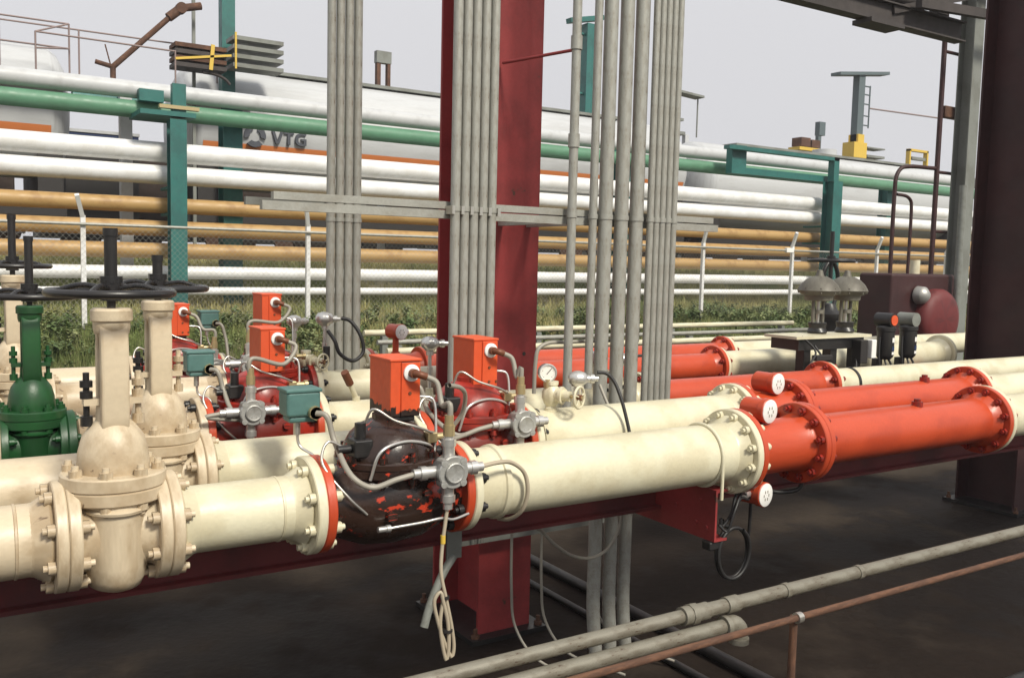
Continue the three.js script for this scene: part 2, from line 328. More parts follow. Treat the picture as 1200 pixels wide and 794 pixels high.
// ---------------------------------------------------------------- valves
const wheelSpokes = (R, mat) => { const g = []; for (let k = 0; k < 4; k++) { const a = k * Math.PI / 2 + 0.5, c = Math.cos(a), s = Math.sin(a); g.push(tube([[c * 0.02, 0.012, s * 0.02], [c * R * 0.5, 0.022, s * R * 0.5], [c * R * 0.97, 0, s * R * 0.97]], R * 0.05, 8, 8)); } return g; };
function handwheel(parent, R, y, mat) {
  const w = part(parent, 'handwheel', torusY(R, R * 0.075, 0, 64), mat); w.position.y = y;
  for (const g of wheelSpokes(R)) part(w, 'spoke', g, mat);
  part(w, 'hub', [cy(R * 0.17, -0.025, 0.03, 0, 0, 20), cy(R * 0.2, 0.03, 0.05, 0, 0, 6)], mat);
  return w;
}
function gateValve(label, x, y, z, s, mat, o = {}) {
  const t = thing('gate_valve', label, 'valve', [x, y - 0.19 * s, z]), c = new THREE.Group();
  const P = (n, g, m, l) => { const e = part(t, n, g, m, l); e.position.y = 0.19 * s; e.scale.setScalar(s); return e; };
  const S = 1;
  P('end_flange', flangeDisc(-0.145, -0.109, 0.17), mat); P('end_flange', flangeDisc(0.109, 0.145, 0.17), mat);
  P('body', [revX([[-0.112, 0.13], [-0.095, 0.118], [-0.06, 0.115], [0.06, 0.115], [0.095, 0.118], [0.112, 0.13]], 40),
    revY([[0.001, -0.185], [0.06, -0.180], [0.092, -0.165], [0.108, -0.135], [0.114, -0.09], [0.116, 0.04], [0.118, 0.075], [0.128, 0.08], [0.13, 0.088], [0.118, 0.094], [0.115, 0.12]], 44).scale(0.84, 1, 1.24)], mat);
  P('bonnet_flange', revY([[0.1, 0.105], [0.150, 0.105], [0.155, 0.11], [0.155, 0.143], [0.150, 0.146], [0.150, 0.149], [0.155, 0.152], [0.155, 0.187], [0.150, 0.192], [0.09, 0.192]], 52), mat);
  P('bonnet', revY([[0.106, 0.19], [0.106, 0.215], [0.102, 0.255], [0.09, 0.30], [0.066, 0.335], [0.05, 0.35], [0.047, 0.40], [0.001, 0.40]], 40), mat);
  for (let i = 0; i < 8; i++) { const a = (i + 0.4) / 8 * 6.2832, e = P('bolt', boltGeo(0.084), mat); e.rotation.z = Math.PI / 2; e.position.set(0.131 * s * Math.cos(a), 0.19 * s + 0.1485 * s, 0.131 * s * Math.sin(a)); }
  P('gland_flange', [bx(-0.085, 0.085, 0.40, 0.42, -0.025, 0.025), cy(0.035, 0.42, 0.455, 0, 0, 16)], mat);
  for (const k of [-1, 1]) P('gland_bolt', [cy(0.0095, 0.34, 0.50, k * 0.075, 0, 8), cy(0.02, 0.42, 0.442, k * 0.075, 0, 6), cy(0.02, 0.455, 0.475, k * 0.075, 0, 6), cy(0.018, 0.335, 0.365, k * 0.075, 0, 8)], k < 0 && !o.gland ? M.black : mat);
  for (const k of [-1, 1]) {                                        // the two arms of the yoke
    const sh = new THREE.Shape(), pts = [[0.028, 0.30], [0.05, 0.33], [0.058, 0.37], [0.058, 0.56], [0.05, 0.62], [0.03, 0.645]], q = [[0.012, 0.625], [0.028, 0.60], [0.032, 0.56], [0.032, 0.38], [0.026, 0.36], [0.005, 0.33]];
    [...pts, ...q].forEach(([a, b], i) => i ? sh.lineTo(a, b) : sh.moveTo(a, b));
    const g = new THREE.ExtrudeGeometry(sh, { depth: 0.064, bevelEnabled: true, bevelSize: 0.008, bevelThickness: 0.008, bevelSegments: 3 }).translate(0, 0, -0.032).rotateY(-k * Math.PI / 2 + (k > 0 ? 0 : 0));
    P('yoke_arm', toCreasedNormals(boxUV(g), 0.6), mat);
  }
  P('yoke_head', revY([[0.001, 0.615], [0.05, 0.618], [0.054, 0.635], [0.054, 0.655], [0.061, 0.66], [0.061, 0.69], [0.055, 0.697], [0.001, 0.697]], 32), mat);
  P('stem', [cy(0.013, 0.40, 0.72, 0, 0, 14), cy(0.019, 0.72, o.stem ?? 0.93, 0, 0, 16), cy(0.022, (o.stem ?? 0.93) - 0.012, (o.stem ?? 0.93) + 0.012, 0, 0, 12)], M.black);
  const w = handwheel(t, 0.178 * (o.wheel ?? 1) * s, (0.19 + 0.745) * s, M.handBlack);
  boltRingFor(t, s, mat, o.n ?? 8);
  return t;
}
function boltRingFor(t, s, mat, n) {
  for (const k of [-1, 1]) for (let i = 0; i < n; i++) {
    const a = (i + 0.5) / n * 6.2832, m = part(t, 'bolt', boltGeo(0.072), mat);
    m.position.set(k * 0.145 * s, 0.19 * s + 0.145 * s * Math.cos(a), 0.145 * s * Math.sin(a)); m.scale.setScalar(s);
  }
}

// conduit hub: round cast box with a screwed cover and spigots
function conduitHub(t, x, y, z, arms) {
  const h = part(t, 'conduit_box', [revZ([[-0.045, 0.001], [-0.045, 0.045], [-0.038, 0.05], [0.01, 0.052], [0.012, 0.057], [0.03, 0.057], [0.034, 0.053], [0.034, 0.001]], 40)], M.cast); h.position.set(x, y, z); h.scale.set(1.04, 1.04, 1.0);
  part(h, 'cover', revZ([[0.034, 0.001], [0.034, 0.034], [0.044, 0.036], [0.047, 0.032], [0.045, 0.027], [0.045, 0.001]], 32), M.cast);
  for (let k = 0; k < 4; k++) { const a = k * Math.PI / 2 + Math.PI / 4; part(h, 'lug', cz(0.013, -0.005, 0.036, 0.052 * Math.cos(a), 0.052 * Math.sin(a), 12), M.cast); }
  for (const a of arms) { const c = Math.cos(a), s = Math.sin(a); part(h, 'spigot', [bar([c * 0.045, s * 0.045, -0.01], [c * 0.085, s * 0.085, -0.01], 0.021, 16), bar([c * 0.085, s * 0.085, -0.01], [c * 0.11, s * 0.11, -0.01], 0.026, 6), bar([c * 0.11, s * 0.11, -0.01], [c * 0.135, s * 0.135, -0.01], 0.017, 12)], M.silver); }
  return h;
}
function controlBox(t, x0, x1, y0, y1, z0, z1, port, bm = M.box) {
  const b = part(t, 'control_box', rbx(x0, x1, y0, y1, z0, z1, 0.004), bm);
  const xs = x0 + (x1 - x0) * 0.34;
  part(b, 'cover_plate', rbx(xs, x1 - 0.003, y0 + 0.003, y1 - 0.006, z1 - 0.002, z1 + 0.007, 0.003), bm);
  part(b, 'lid', rbx(x0 - 0.004, x1 + 0.004, y1 - 0.004, y1 + 0.006, z0 - 0.004, z1 + 0.004, 0.003), M.box);
  for (const [dx, dy] of [[0.62, 0.42], [0.62, 0.12], [0.93, 0.12]]) part(b, 'screw', cz(0.006, z1 + 0.006, z1 + 0.011, x0 + (x1 - x0) * dx, y0 + (y1 - y0) * dy, 10), M.brownFit);
  const px = x0 + (x1 - x0) * port[0], py = y0 + (y1 - y0) * port[1];
  part(b, 'port_disc', revZ([[z1 + 0.006, 0.031], [z1 + 0.014, 0.031], [z1 + 0.017, 0.027], [z1 + 0.017, 0.001]], 32).translate(px, py, 0), M.white);
  part(b, 'cable_elbow', [cz(0.017, z1 + 0.016, z1 + 0.04, px, py, 14), tube([[px, py, z1 + 0.035], [px + 0.012, py - 0.002, z1 + 0.055], [px + 0.035, py - 0.01, z1 + 0.058]], 0.014, 10, 10)], M.brownFit);
  return [px + 0.035, py - 0.01, z1 + 0.058];
}
function solenoid(t, x, y, z) {
  const s = part(t, 'solenoid_box', [rbx(x - 0.062, x + 0.062, y - 0.04, y + 0.05, z - 0.05, z + 0.05, 0.012), rbx(x - 0.05, x + 0.05, y - 0.062, y - 0.038, z - 0.04, z + 0.04, 0.01)], M.solenoid);
  part(s, 'lid', rbx(x - 0.066, x + 0.066, y + 0.046, y + 0.06, z - 0.054, z + 0.054, 0.005), M.solenoid);
  part(s, 'cable_gland', [cz(0.022, z + 0.04, z + 0.075, x + 0.035, y - 0.025, 14), cz(0.026, z + 0.06, z + 0.075, x + 0.035, y - 0.025, 6)], M.brass);
  part(s, 'pipe_nipple', cy(0.012, y - 0.11, y - 0.06, x - 0.01, z, 10), M.steel);
}
// pilot operated control valve; origin below its body, axis 0.20 above the origin
function controlValve(label, x, y, z, o) {
  const t = thing('control_valve', label, 'valve', [x, y - 0.20, z], o.group);
  const A = 0.20, h = o.half ?? 0.275, bm = o.body, Y = v => A + v;
  const mv = (g) => g.translate(0, A, 0);
  part(t, 'end_flange', mv(flangeDisc(-h, -h + 0.034, 0.172)), o.ring, 'bright red flange ring'); part(t, 'end_flange', mv(flangeDisc(h - 0.034, h, 0.172)), o.ring, 'bright red flange ring');
  part(t, 'body', [mv(revX([[-h + 0.03, 0.125], [-h + 0.06, 0.12], [-h + 0.10, 0.135], [-0.11, 0.165], [0, 0.175], [0.11, 0.165], [h - 0.10, 0.135], [h - 0.06, 0.12], [h - 0.03, 0.125]], 44)), cy(0.165, A, A + 0.115, 0, 0, 44)], bm);
  part(t, 'bonnet_flange', revY([[0.1, Y(0.095)], [0.187, Y(0.095)], [0.192, Y(0.10)], [0.192, Y(0.122)], [0.187, Y(0.125)], [0.187, Y(0.128)], [0.192, Y(0.131)], [0.192, Y(0.15)], [0.187, Y(0.155)], [0.15, Y(0.156)]], 52), bm);
  part(t, 'dome', revY([[0.166, Y(0.155)], [0.165, Y(0.17)], [0.156, Y(0.20)], [0.137, Y(0.235)], [0.105, Y(0.265)], [0.07, Y(0.282)], [0.055, Y(0.287)], [0.055, Y(0.305)], [0.001, Y(0.306)]], 44), o.dome || bm);
  for (let i = 0; i < 10; i++) { const a = (i + 0.3) / 10 * 6.2832, b = part(t, 'bonnet_bolt', boltGeo(0.058), bm); b.rotation.z = Math.PI / 2; b.position.set(0.176 * Math.cos(a), Y(0.125), 0.176 * Math.sin(a)); b.scale.set(1, 0.8, 0.8); }
  for (const k of [-1, 1]) for (let i = 0; i < 8; i++) { const a = (i + 0.5) / 8 * 6.2832, m = part(t, 'bolt', boltGeo(0.072), (k < 0 ? o.bolt0 : o.bolt1) || M.black); m.position.set(k * h, A + 0.143 * Math.cos(a), 0.143 * Math.sin(a)); }
  const [bx0, by0] = o.box || [-0.022, 0.30], bw = 0.118, bh = 0.205;
  part(t, 'mounting_neck', [rbx(bx0 + 0.015, bx0 + bw - 0.015, Y(0.28), Y(by0) + 0.004, -0.07, 0.07, 0.01)], M.black);
  const port = controlBox(t, bx0, bx0 + bw, Y(by0), Y(by0) + bh, -0.11, 0.075, o.port || [0.66, 0.78], o.boxMat);
  const hx = o.hub[0], hy = Y(o.hub[1]), hz = o.hub[2] ?? 0.235;
  conduitHub(t, hx, hy, hz, [0, Math.PI / 2, Math.PI, -Math.PI / 2]);
  part(t, 'hub_bracket', [bar([hx, hy, hz - 0.045], [hx * 0.7, hy - 0.02, 0.13], 0.014)], M.steel);
  // flexible conduit from the box port to the top spigot
  part(t, 'flexible_conduit', tube([port, [port[0] + 0.035, port[1] - 0.02, port[2] + 0.01], [port[0] + 0.03 + (hx - port[0]) * 0.3, port[1] - 0.10, port[2] + 0.04], [hx, hy + 0.24, hz - 0.01], [hx, hy + 0.135, hz - 0.01]], 0.0105, 40, 10), M.flex);
  part(t, 'conduit_union', [cy(0.021, hy + 0.125, hy + 0.165, hx, hz - 0.01, 6), cy(0.016, hy + 0.165, hy + 0.20, hx, hz - 0.01, 12)], M.brass);
  if (o.sol) {
    const [sx, sy, sz] = o.sol; solenoid(t, sx, Y(sy), sz);
    part(t, 'flexible_conduit', tube([[sx + 0.035, Y(sy) - 0.025, sz + 0.075], [sx + 0.06, Y(sy) - 0.03, sz + 0.1], [sx + 0.085, Y(sy) - 0.12, sz + 0.12], [sx + 0.10, hy + 0.0, hz - 0.05], [sx + 0.16, hy - 0.035, hz - 0.03], [hx - 0.2, hy - 0.012, hz - 0.012], [hx - 0.13, hy, hz - 0.01]], 0.0105, 60, 10), M.flex);
    part(t, 'pilot_tube', tube([[sx - 0.01, Y(sy) - 0.09, sz], [sx, Y(sy) - 0.15, sz], [sx + 0.04, Y(0.16), sz * 0.5], [sx + 0.06, Y(0.12), 0]], 0.0055, 24, 8), M.silver);
  }
  part(t, 'pilot_tube', tube([[-0.13, Y(0.10), 0.15], [-0.10, Y(0.20), 0.17], [0.0, Y(0.225), 0.15], [0.11, Y(0.20), 0.12], [0.17, Y(0.15), 0.05], [0.21, Y(0.1), 0.03]], 0.006, 40, 8), M.silver);
  part(t, 'pilot_tube', tube([[bx0 + bw, Y(by0) + 0.06, 0.02], [bx0 + bw + 0.04, Y(by0) + 0.06, 0.02], [bx0 + bw + 0.075, Y(by0) + 0.05, 0.03], [bx0 + bw + 0.08, Y(by0) - 0.05, 0.05], [bx0 + bw + 0.07, Y(0.14), 0.06]], 0.0055, 30, 8), M.silver);
  part(t, 'needle_valve', [rbx(0.115, 0.155, Y(0.20), Y(0.24), 0.07, 0.11, 0.006), cx(0.014, 0.15, 0.20, Y(0.22), 0.09, 12), cx(0.021, 0.195, 0.212, Y(0.22), 0.09, 12)], M.brass);
  part(t, 'pilot_tube', tube([[-0.20, Y(0.21), 0.06], [-0.25, Y(0.23), 0.06], [-0.28, Y(0.17), 0.08], [-0.21, Y(0.05), 0.15], [-0.14, Y(-0.02), 0.150]], 0.005, 34, 8), M.steel);
  part(t, 'pilot_tube', tube([[-0.12, Y(0.28), 0.07], [-0.10, Y(0.34), 0.10], [-0.03, Y(0.30), 0.13], [0.06, Y(0.27), 0.14], [0.13, Y(0.24), 0.11]], 0.005, 34, 8), M.steel);
  part(t, 'body_plug', [cz(0.02, 0.165, 0.19, -0.06, Y(-0.03), 6), cz(0.016, 0.165, 0.185, 0.08, Y(0.04), 6)], bm);
  part(t, 'pilot_block', [rbx(-0.17, -0.10, Y(0.17), Y(0.235), 0.03, 0.11, 0.008), cy(0.02, Y(0.235), Y(0.29), -0.135, 0.07, 6), cx(0.016, -0.22, -0.17, Y(0.20), 0.07, 6)], o.block || M.black);
  return t;
}

// round headed sensor on a stem, with its gland
function sensorHead(label, x, y0, z, h, turn = 0, hs = 1) {
  const t = thing('temperature_sensor', label, 'sensor', [x, y0, z]);
  const hd = part(t, 'head', [revY([[0.001, -0.036], [0.022, -0.035], [0.026, -0.028], [0.038, -0.018], [0.043, 0.0], [0.040, 0.016], [0.03, 0.03], [0.012, 0.037], [0.001, 0.038]], 32).scale(1.15 * hs, hs, hs)], M.silver); hd.position.y = h; hd.rotation.y = turn;
  part(hd, 'gland', [cx(0.018, 0.04, 0.062, 0, 0, 16), cx(0.024, 0.06, 0.078, 0, 0, 6), cx(0.013, 0.078, 0.098, 0, 0, 12)], M.silver);
  part(t, 'neck', [cy(0.020, h - 0.062, h - 0.034, 0, 0, 6), cy(0.010, 0.03, h - 0.06, 0, 0, 12), cy(0.016, h * 0.45, h * 0.45 + 0.03, 0, 0, 6)], M.silver);
  part(t, 'thermowell_boss', [cy(0.03, -0.025, 0.02, 0, 0, 18, 0.022), cy(0.021, 0.02, 0.045, 0, 0, 6)], M.cream);
  return t;
}
// dial texture: ring of ticks and figures-free scale, as on the small gauges
const dialTex = (() => {
  const c = document.createElement('canvas'); c.width = c.height = 128; const g = c.getContext('2d');
  g.fillStyle = '#e9e7df'; g.fillRect(0, 0, 128, 128); g.strokeStyle = '#26241f';
  for (let i = 0; i <= 20; i++) { const a = (0.75 + 1.5 * i / 20) * Math.PI, r0 = i % 5 ? 47 : 42; g.lineWidth = i % 5 ? 1.5 : 3; g.beginPath(); g.moveTo(64 + r0 * Math.cos(a), 64 + r0 * Math.sin(a)); g.lineTo(64 + 54 * Math.cos(a), 64 + 54 * Math.sin(a)); g.stroke(); }
  const t = new THREE.CanvasTexture(c); t.colorSpace = THREE.SRGBColorSpace; return t;
})();
const dialMat = new THREE.MeshStandardMaterial({ map: dialTex, roughness: 0.35 });
function gauge(label, x, y0, z, h, turn, R = 0.043) {
  const t = thing('pressure_gauge', label, 'gauge', [x, y0, z]);
  const b = part(t, 'case', revZ([[-0.035, 0.001], [-0.035, R * 0.94], [-0.03, R], [0.006, R], [0.009, R * 1.06], [0.013, R * 1.06], [0.014, R * 0.92], [0.008, R * 0.9]], 40), M.silver); b.position.y = h; b.rotation.y = turn;
  part(b, 'dial', new THREE.CircleGeometry(R * 0.92, 36).translate(0, 0, 0.0085), dialMat);
  part(b, 'needle', [bx(-0.0015, 0.0015, -R * 0.2, R * 0.72, 0.0095, 0.011).rotateZ(-0.7)], M.dark);
  part(t, 'stem', [cy(0.009, 0, h - R * 0.9, 0, 0, 10), cy(0.016, h - R - 0.03, h - R - 0.008, 0, 0, 6), cy(0.017, 0.005, 0.03, 0, 0, 6)], M.brass);
  return t;
}
function smallValve(label, x, y0, z, s = 1) {
  const t = thing('instrument_valve', label, 'valve', [x, y0, z]);
  part(t, 'boss', [cy(0.034, -0.03, 0.02, 0, 0, 20, 0.028)], M.cream);
  part(t, 'body', [revY([[0.026, 0.015], [0.03, 0.02], [0.024, 0.03], [0.034, 0.045], [0.044, 0.07], [0.044, 0.095], [0.034, 0.115], [0.026, 0.125], [0.032, 0.13], [0.032, 0.145], [0.001, 0.146]], 28)], M.cream);
  part(t, 'bonnet', [cz(0.034, 0.02, 0.055, 0, 0.083, 20), cz(0.042, 0.05, 0.064, 0, 0.083, 6), cz(0.024, 0.06, 0.10, 0, 0.083, 16)], M.cream);
  part(t, 'stem', [cz(0.008, 0.09, 0.16, 0, 0.083, 10)], M.brass);
  const w = part(t, 'handwheel', new THREE.TorusGeometry(0.048, 0.0065, 8, 36), M.cream); w.position.set(0, 0.083, 0.145);
  for (let k = 0; k < 5; k++) { const a = k / 5 * 6.2832 + 0.3; part(w, 'spoke', bar([0, 0, 0.004], [0.046 * Math.cos(a), 0.046 * Math.sin(a), 0], 0.0045, 6), M.cream); }
  part(w, 'hub', [cz(0.014, -0.008, 0.012, 0, 0, 12)], M.brownFit);
  t.rotation.y = 0.45; return t;
}
// turbine meter: flanged body with round preamplifier heads
function flowMeter(label, x0, x1, y, z, r, fr, heads) {
  const t = thing('flow_meter', label, 'meter', [x0, y, z]), L = x1 - x0;
  part(t, 'flange', flangeDisc(0, 0.034, fr), M.orange); part(t, 'flange', flangeDisc(L - 0.034, L, fr), M.orange);
  part(t, 'body', revX([[0.03, r * 1.12], [0.05, r * 1.1], [0.075, r], [L - 0.075, r], [L - 0.05, r * 1.1], [L - 0.03, r * 1.12]], 44), M.orange);
  for (const [dx, up, dirA, hd] of heads) {
    const sgn = up ? 1 : -1, hy = sgn * (r + hd);
    part(t, 'stem', [cy(0.024, Math.min(sgn * r * 0.95, hy), Math.max(sgn * r * 0.95, hy), dx, 0, 16), cy(0.032, sgn > 0 ? r * 0.97 : -r * 0.97 - 0.02, sgn > 0 ? r * 0.97 + 0.02 : -r * 0.97, dx, 0, 6)], M.orange);
    const h = part(t, 'head', revX([[-0.062, 0.001], [-0.062, 0.044], [-0.055, 0.05], [0.035, 0.05], [0.036, 0.054], [0.06, 0.054], [0.063, 0.05]], 32), M.orange); h.position.set(dx, hy, 0); h.rotation.y = dirA; h.scale.setScalar(1.12);
    part(h, 'face', revX([[0.05, 0.051], [0.066, 0.05], [0.068, 0.046], [0.068, 0.001]], 32), M.white);
    for (let k = 0; k < 6; k++) { const a = k / 6 * 6.2832; part(h, 'face_mark', bx(0.0675, 0.0695, 0.018 * Math.sin(a) - 0.008, 0.018 * Math.sin(a) + 0.004, 0.018 * Math.cos(a) - 0.002, 0.018 * Math.cos(a) + 0.003), M.flex); }
    part(h, 'gland', [cz(0.018, -0.082, -0.045, 0.02, 0.0, 12), cz(0.024, -0.075, -0.06, 0.02, 0.0, 6)], M.silver);
  }
  return t;
}

// ---------------------------------------------------------------- meter run nearest the camera
const R1 = { y: 1.43, z: -3.05 }, R2 = { y: 1.49, z: -3.45 }, R3 = { y: 1.46, z: -4.36 }, R4 = { y: 1.47, z: -5.5 }, R5 = { y: 1.46, z: -6.3 };
spool('beige pipe at the left edge bolted to the nearest gate valve', -1.2, 0.323, R1.y, R1.z, 0.11, { mat: M.beige, f1: 0.17, f1t: 0.034, welds: [0.19] });
gateValve('beige gate valve with black handwheel, largest and nearest at lower left', 0.469, R1.y, R1.z, 1, M.beige, { stem: 0.93 });
{
  const s = spool('short cream pipe between near gate valve and oil-stained control valve', 0.615, 1.115, R1.y, R1.z, 0.11, { mat: M.cream, f0: 0.17, m0: M.beige, mn: M.cream, f1: 0.172, welds: [0.985] });
}
{
  const t = controlValve('oil-blackened control valve with orange box, between the nearest cream pipes', 1.402, R1.y, R1.z, { half: 0.287, body: M.oily, ring: M.orange, hub: [0.145, 0.12, 0.22], sol: [-0.30, 0.345, -0.09], box: [-0.022, 0.30], bolt0: M.cream, boxMat: M.boxStained });
  // pale tube along the body, cable out of the lower spigot with its yellow band and loop
  part(t, 'impulse_tube', [tube([[-0.10, 0.13, 0.185], [-0.06, 0.135, 0.195], [0.05, 0.14, 0.20], [0.13, 0.145, 0.20], [0.18, 0.13, 0.185], [0.26, 0.135, 0.16]], 0.0055, 40, 8), cx(0.011, -0.115, -0.075, 0.132, 0.187, 8), cx(0.014, -0.085, -0.07, 0.133, 0.19, 6)], M.silver);
  const gx = 0.145;
  part(t, 'cable', tube([[gx, 0.19, 0.21], [gx - 0.01, 0.12, 0.21], [gx - 0.02, 0.04, 0.21], [gx - 0.025, -0.05, 0.215], [gx - 0.005, -0.15, 0.22], [gx + 0.02, -0.26, 0.22], [gx + 0.03, -0.34, 0.22], [gx + 0.022, -0.37, 0.22], [gx - 0.0, -0.33, 0.22], [gx - 0.04, -0.22, 0.222], [gx - 0.055, -0.14, 0.226], [gx - 0.035, -0.115, 0.23], [gx - 0.02, -0.16, 0.23], [gx + 0.0, -0.24, 0.228], [gx + 0.005, -0.34, 0.226], [gx - 0.002, -0.375, 0.224], [gx - 0.016, -0.33, 0.224], [gx - 0.03, -0.23, 0.224], [gx - 0.02, -0.15, 0.225]], 0.0072, 160, 8), M.cableBeige);
  part(t, 'cable_band', cy(0.0095, 0.055, 0.085, gx - 0.017, 0.21, 10), M.yellow, 'yellow band on the cable');
  part(t, 'cable_tie', [cy(0.017, -0.145, -0.137, gx - 0.012, 0.222, 10), cy(0.02, -0.27, -0.262, gx + 0.0, 0.223, 10)], M.dark);
  part(t, 'flexible_conduit', tube([[0.28, 0.32, 0.21], [0.36, 0.325, 0.2], [0.44, 0.31, 0.17], [0.50, 0.265, 0.165], [0.52, 0.19, 0.162], [0.515, 0.11, 0.135], [0.50, 0.06, 0.07], [0.49, 0.045, 0.0]], 0.0085, 44, 8), M.cableBeige);
  part(t, 'flexible_conduit', tube([[0.165, 0.62, 0.17], [0.24, 0.60, 0.12], [0.30, 0.555, 0.05], [0.315, 0.48, 0.0], [0.29, 0.42, -0.03], [0.30, 0.38, -0.05], [0.40, 0.37, -0.12]], 0.0085, 40, 8), M.flex);
}
{
  const s = spool('long near cream pipe with a clamp, between stained valve and red meter', 1.69, 3.19, R1.y, R1.z, 0.137, { mat: M.cream, f1: 0.20, f1t: 0.038 });
  part(s, 'flange', flangeDisc(0, 0.034, 0.172), M.cream);
  part(s, 'reducer', revX([[0.03, 0.145], [0.05, 0.142], [0.075, 0.134], [0.10, 0.132], [0.15, 0.139], [0.155, 0.146], [0.175, 0.148], [0.18, 0.138]], 44), M.cream);
  const c = thing('pipe_clamp', 'thin cream strap looped over the near pipe above the cross beam', 'clamp', [2.985, R1.y, R1.z]);
  part(c, 'strap', mUV(new THREE.TorusGeometry(0.1425, 0.0085, 8, 48), 0.9, 0.05).rotateY(Math.PI / 2), M.cream);
  for (const k of [-1, 1]) part(c, 'strap_end', cy(0.008, -0.18, -0.02, 0, k * 0.1425, 8), M.cream);
}
{
  const t = flowMeter('red flow meter with two round heads, nearest, joining the cream flange', 3.19, 3.655, R1.y, R1.z, 0.132, 0.2, [[0.155, true, -1.45, 0.055], [0.15, false, -1.4, 0.085]]);
  boltRing(t, 12, 0.172, -0.038, 0.034, M.cream, 0, 0); boltRing(t, 12, 0.172, 0.431, 0.499, M.red, 0, 0);
  part(t, 'signal_cable', [tube([[0.10, -0.22, 0.02], [0.03, -0.19, 0.03], [-0.02, -0.21, 0.05], [-0.05, -0.28, 0.06], [-0.10, -0.34, 0.05], [-0.11, -0.30, 0.05]], 0.008, 40, 8), tube([[0.10, -0.23, 0.03], [0.02, -0.2, 0.05], [-0.05, -0.26, 0.08], [-0.09, -0.36, 0.07], [-0.12, -0.33, 0.05]], 0.007, 40, 8), tube([[0.09, -0.24, 0.03], [0.0, -0.22, 0.06], [-0.06, -0.29, 0.07], [-0.08, -0.34, 0.03]], 0.007, 40, 8)], M.rubber);
  part(t, 'cable_gland', [bar([0.10, -0.215, 0.02], [0.01, -0.205, 0.035], 0.018, 10), bar([0.075, -0.213, 0.025], [0.055, -0.21, 0.028], 0.025, 6)], M.silver);
  const lp = []; for (let i = 0; i <= 26; i++) { const a = Math.PI * 0.55 + i / 26 * 6.2832 * 1.9; lp.push([-0.005 + 0.098 * Math.cos(a), -0.485 + 0.122 * Math.sin(a), 0.02 + 0.0012 * i]); }
  part(t, 'coiled_cable', [tube([[-0.1, -0.31, 0.05], [-0.07, -0.34, 0.03], ...lp], 0.0095, 160, 8), tube([[0.16, -0.25, -0.02], [0.17, -0.4, -0.03], [0.17, -0.52, -0.04]], 0.008, 20, 8)], M.rubber);
  part(t, 'flange_cable', tube([[0.47, -0.18, 0.03], [0.46, -0.23, 0.02], [0.40, -0.25, -0.02], [0.33, -0.24, -0.05], [0.28, -0.17, -0.06]], 0.011, 30, 8), M.rubber);
}
{
  const s = spool('long bright red pipe, nearest of the red pipes on the right', 3.655, 5.25, R1.y, R1.z, 0.13, { mat: M.orange, f0: 0.2, f1: 0.2 });
  part(s, 'plug', [cy(0.03, 0.12, 0.15, 0.93, 0.02, 14), cy(0.02, 0.15, 0.165, 0.93, 0.02, 6)], M.red);
  const e = spool('cream pipe leaving the photo at right, nearest of the three', 5.25, 9.6, R1.y, R1.z, 0.13, { mat: M.cream, f0: 0.2 });
  boltRing(e, 12, 0.172, -0.036, 0.036, M.red);
}

// ---------------------------------------------------------------- second run
spool('beige pipe behind the nearest valve, entering from the left edge', -1.2, 0.551, R2.y, R2.z, 0.11, { mat: M.beige, f1: 0.158 });
gateValve('smaller beige gate valve with black handwheel, just behind the nearest one', 0.685, R2.y, R2.z, 0.92, M.beige, { stem: 0.86 });
spool('cream pipe seen behind the short near pipe, with small black marks', 0.819, 1.712, R2.y, R2.z, 0.11, { mat: M.cream, f0: 0.16, m0: M.beige, f1: 0.172 });
controlValve('red control valve with orange box, directly in front of the red column', 1.975, R2.y, R2.z, { half: 0.263, body: M.red, ring: M.orange, hub: [0.145, 0.12, 0.20], box: [-0.022, 0.265], sol: [-0.30, 0.30, -0.1] });
{
  const s = spool('cream pipe with gauge and small handwheel, behind the long near pipe', 2.238, 3.60, R2.y, R2.z, 0.132, { mat: M.cream, f0: 0.172, f1: 0.19 });
  const t = flowMeter('red flow meter with one round head, behind the nearest meter', 3.60, 4.03, R2.y, R2.z, 0.127, 0.19, [[0.25, true, -1.45, 0.055]]);
  boltRing(t, 12, 0.165, -0.036, 0.034, M.cream); boltRing(t, 12, 0.165, 0.396, 0.464, M.red);
  const p = spool('long bright red pipe, second from the camera on the right', 4.03, 5.75, R2.y, R2.z, 0.122, { mat: M.orange, f0: 0.19, f1: 0.19 });
  part(p, 'plug', [cy(0.03, 0.11, 0.145, 1.22, 0.02, 14), cy(0.02, 0.145, 0.16, 1.22, 0.02, 6)], M.red);
  const e = spool('cream pipe leaving the photo at right, middle of the three', 5.75, 9.9, R2.y, R2.z, 0.122, { mat: M.cream, f0: 0.19 });
  boltRing(e, 12, 0.165, -0.036, 0.036, M.red);
}
smallValve('cream instrument valve with small handwheel, in front near the round gauge', 2.40, R2.y + 0.12, R2.z + 0.02);
gauge('round white pressure gauge on the second pipe right of the column', 2.375, R2.y + 0.245, R2.z + 0.02, 0.06, -0.35, 0.04);
{
  const t = sensorHead('silver sensor head on the second pipe beside the thin conduit', 2.565, R2.y + 0.125, R2.z, 0.14, -0.35);
  part(t, 'cable', tube([[0.09, 0.17, 0.03], [0.13, 0.165, 0.05], [0.16, 0.13, 0.07], [0.175, 0.05, 0.11], [0.185, -0.06, 0.15], [0.19, -0.13, 0.17]], 0.0085, 30, 8), M.rubber);
}

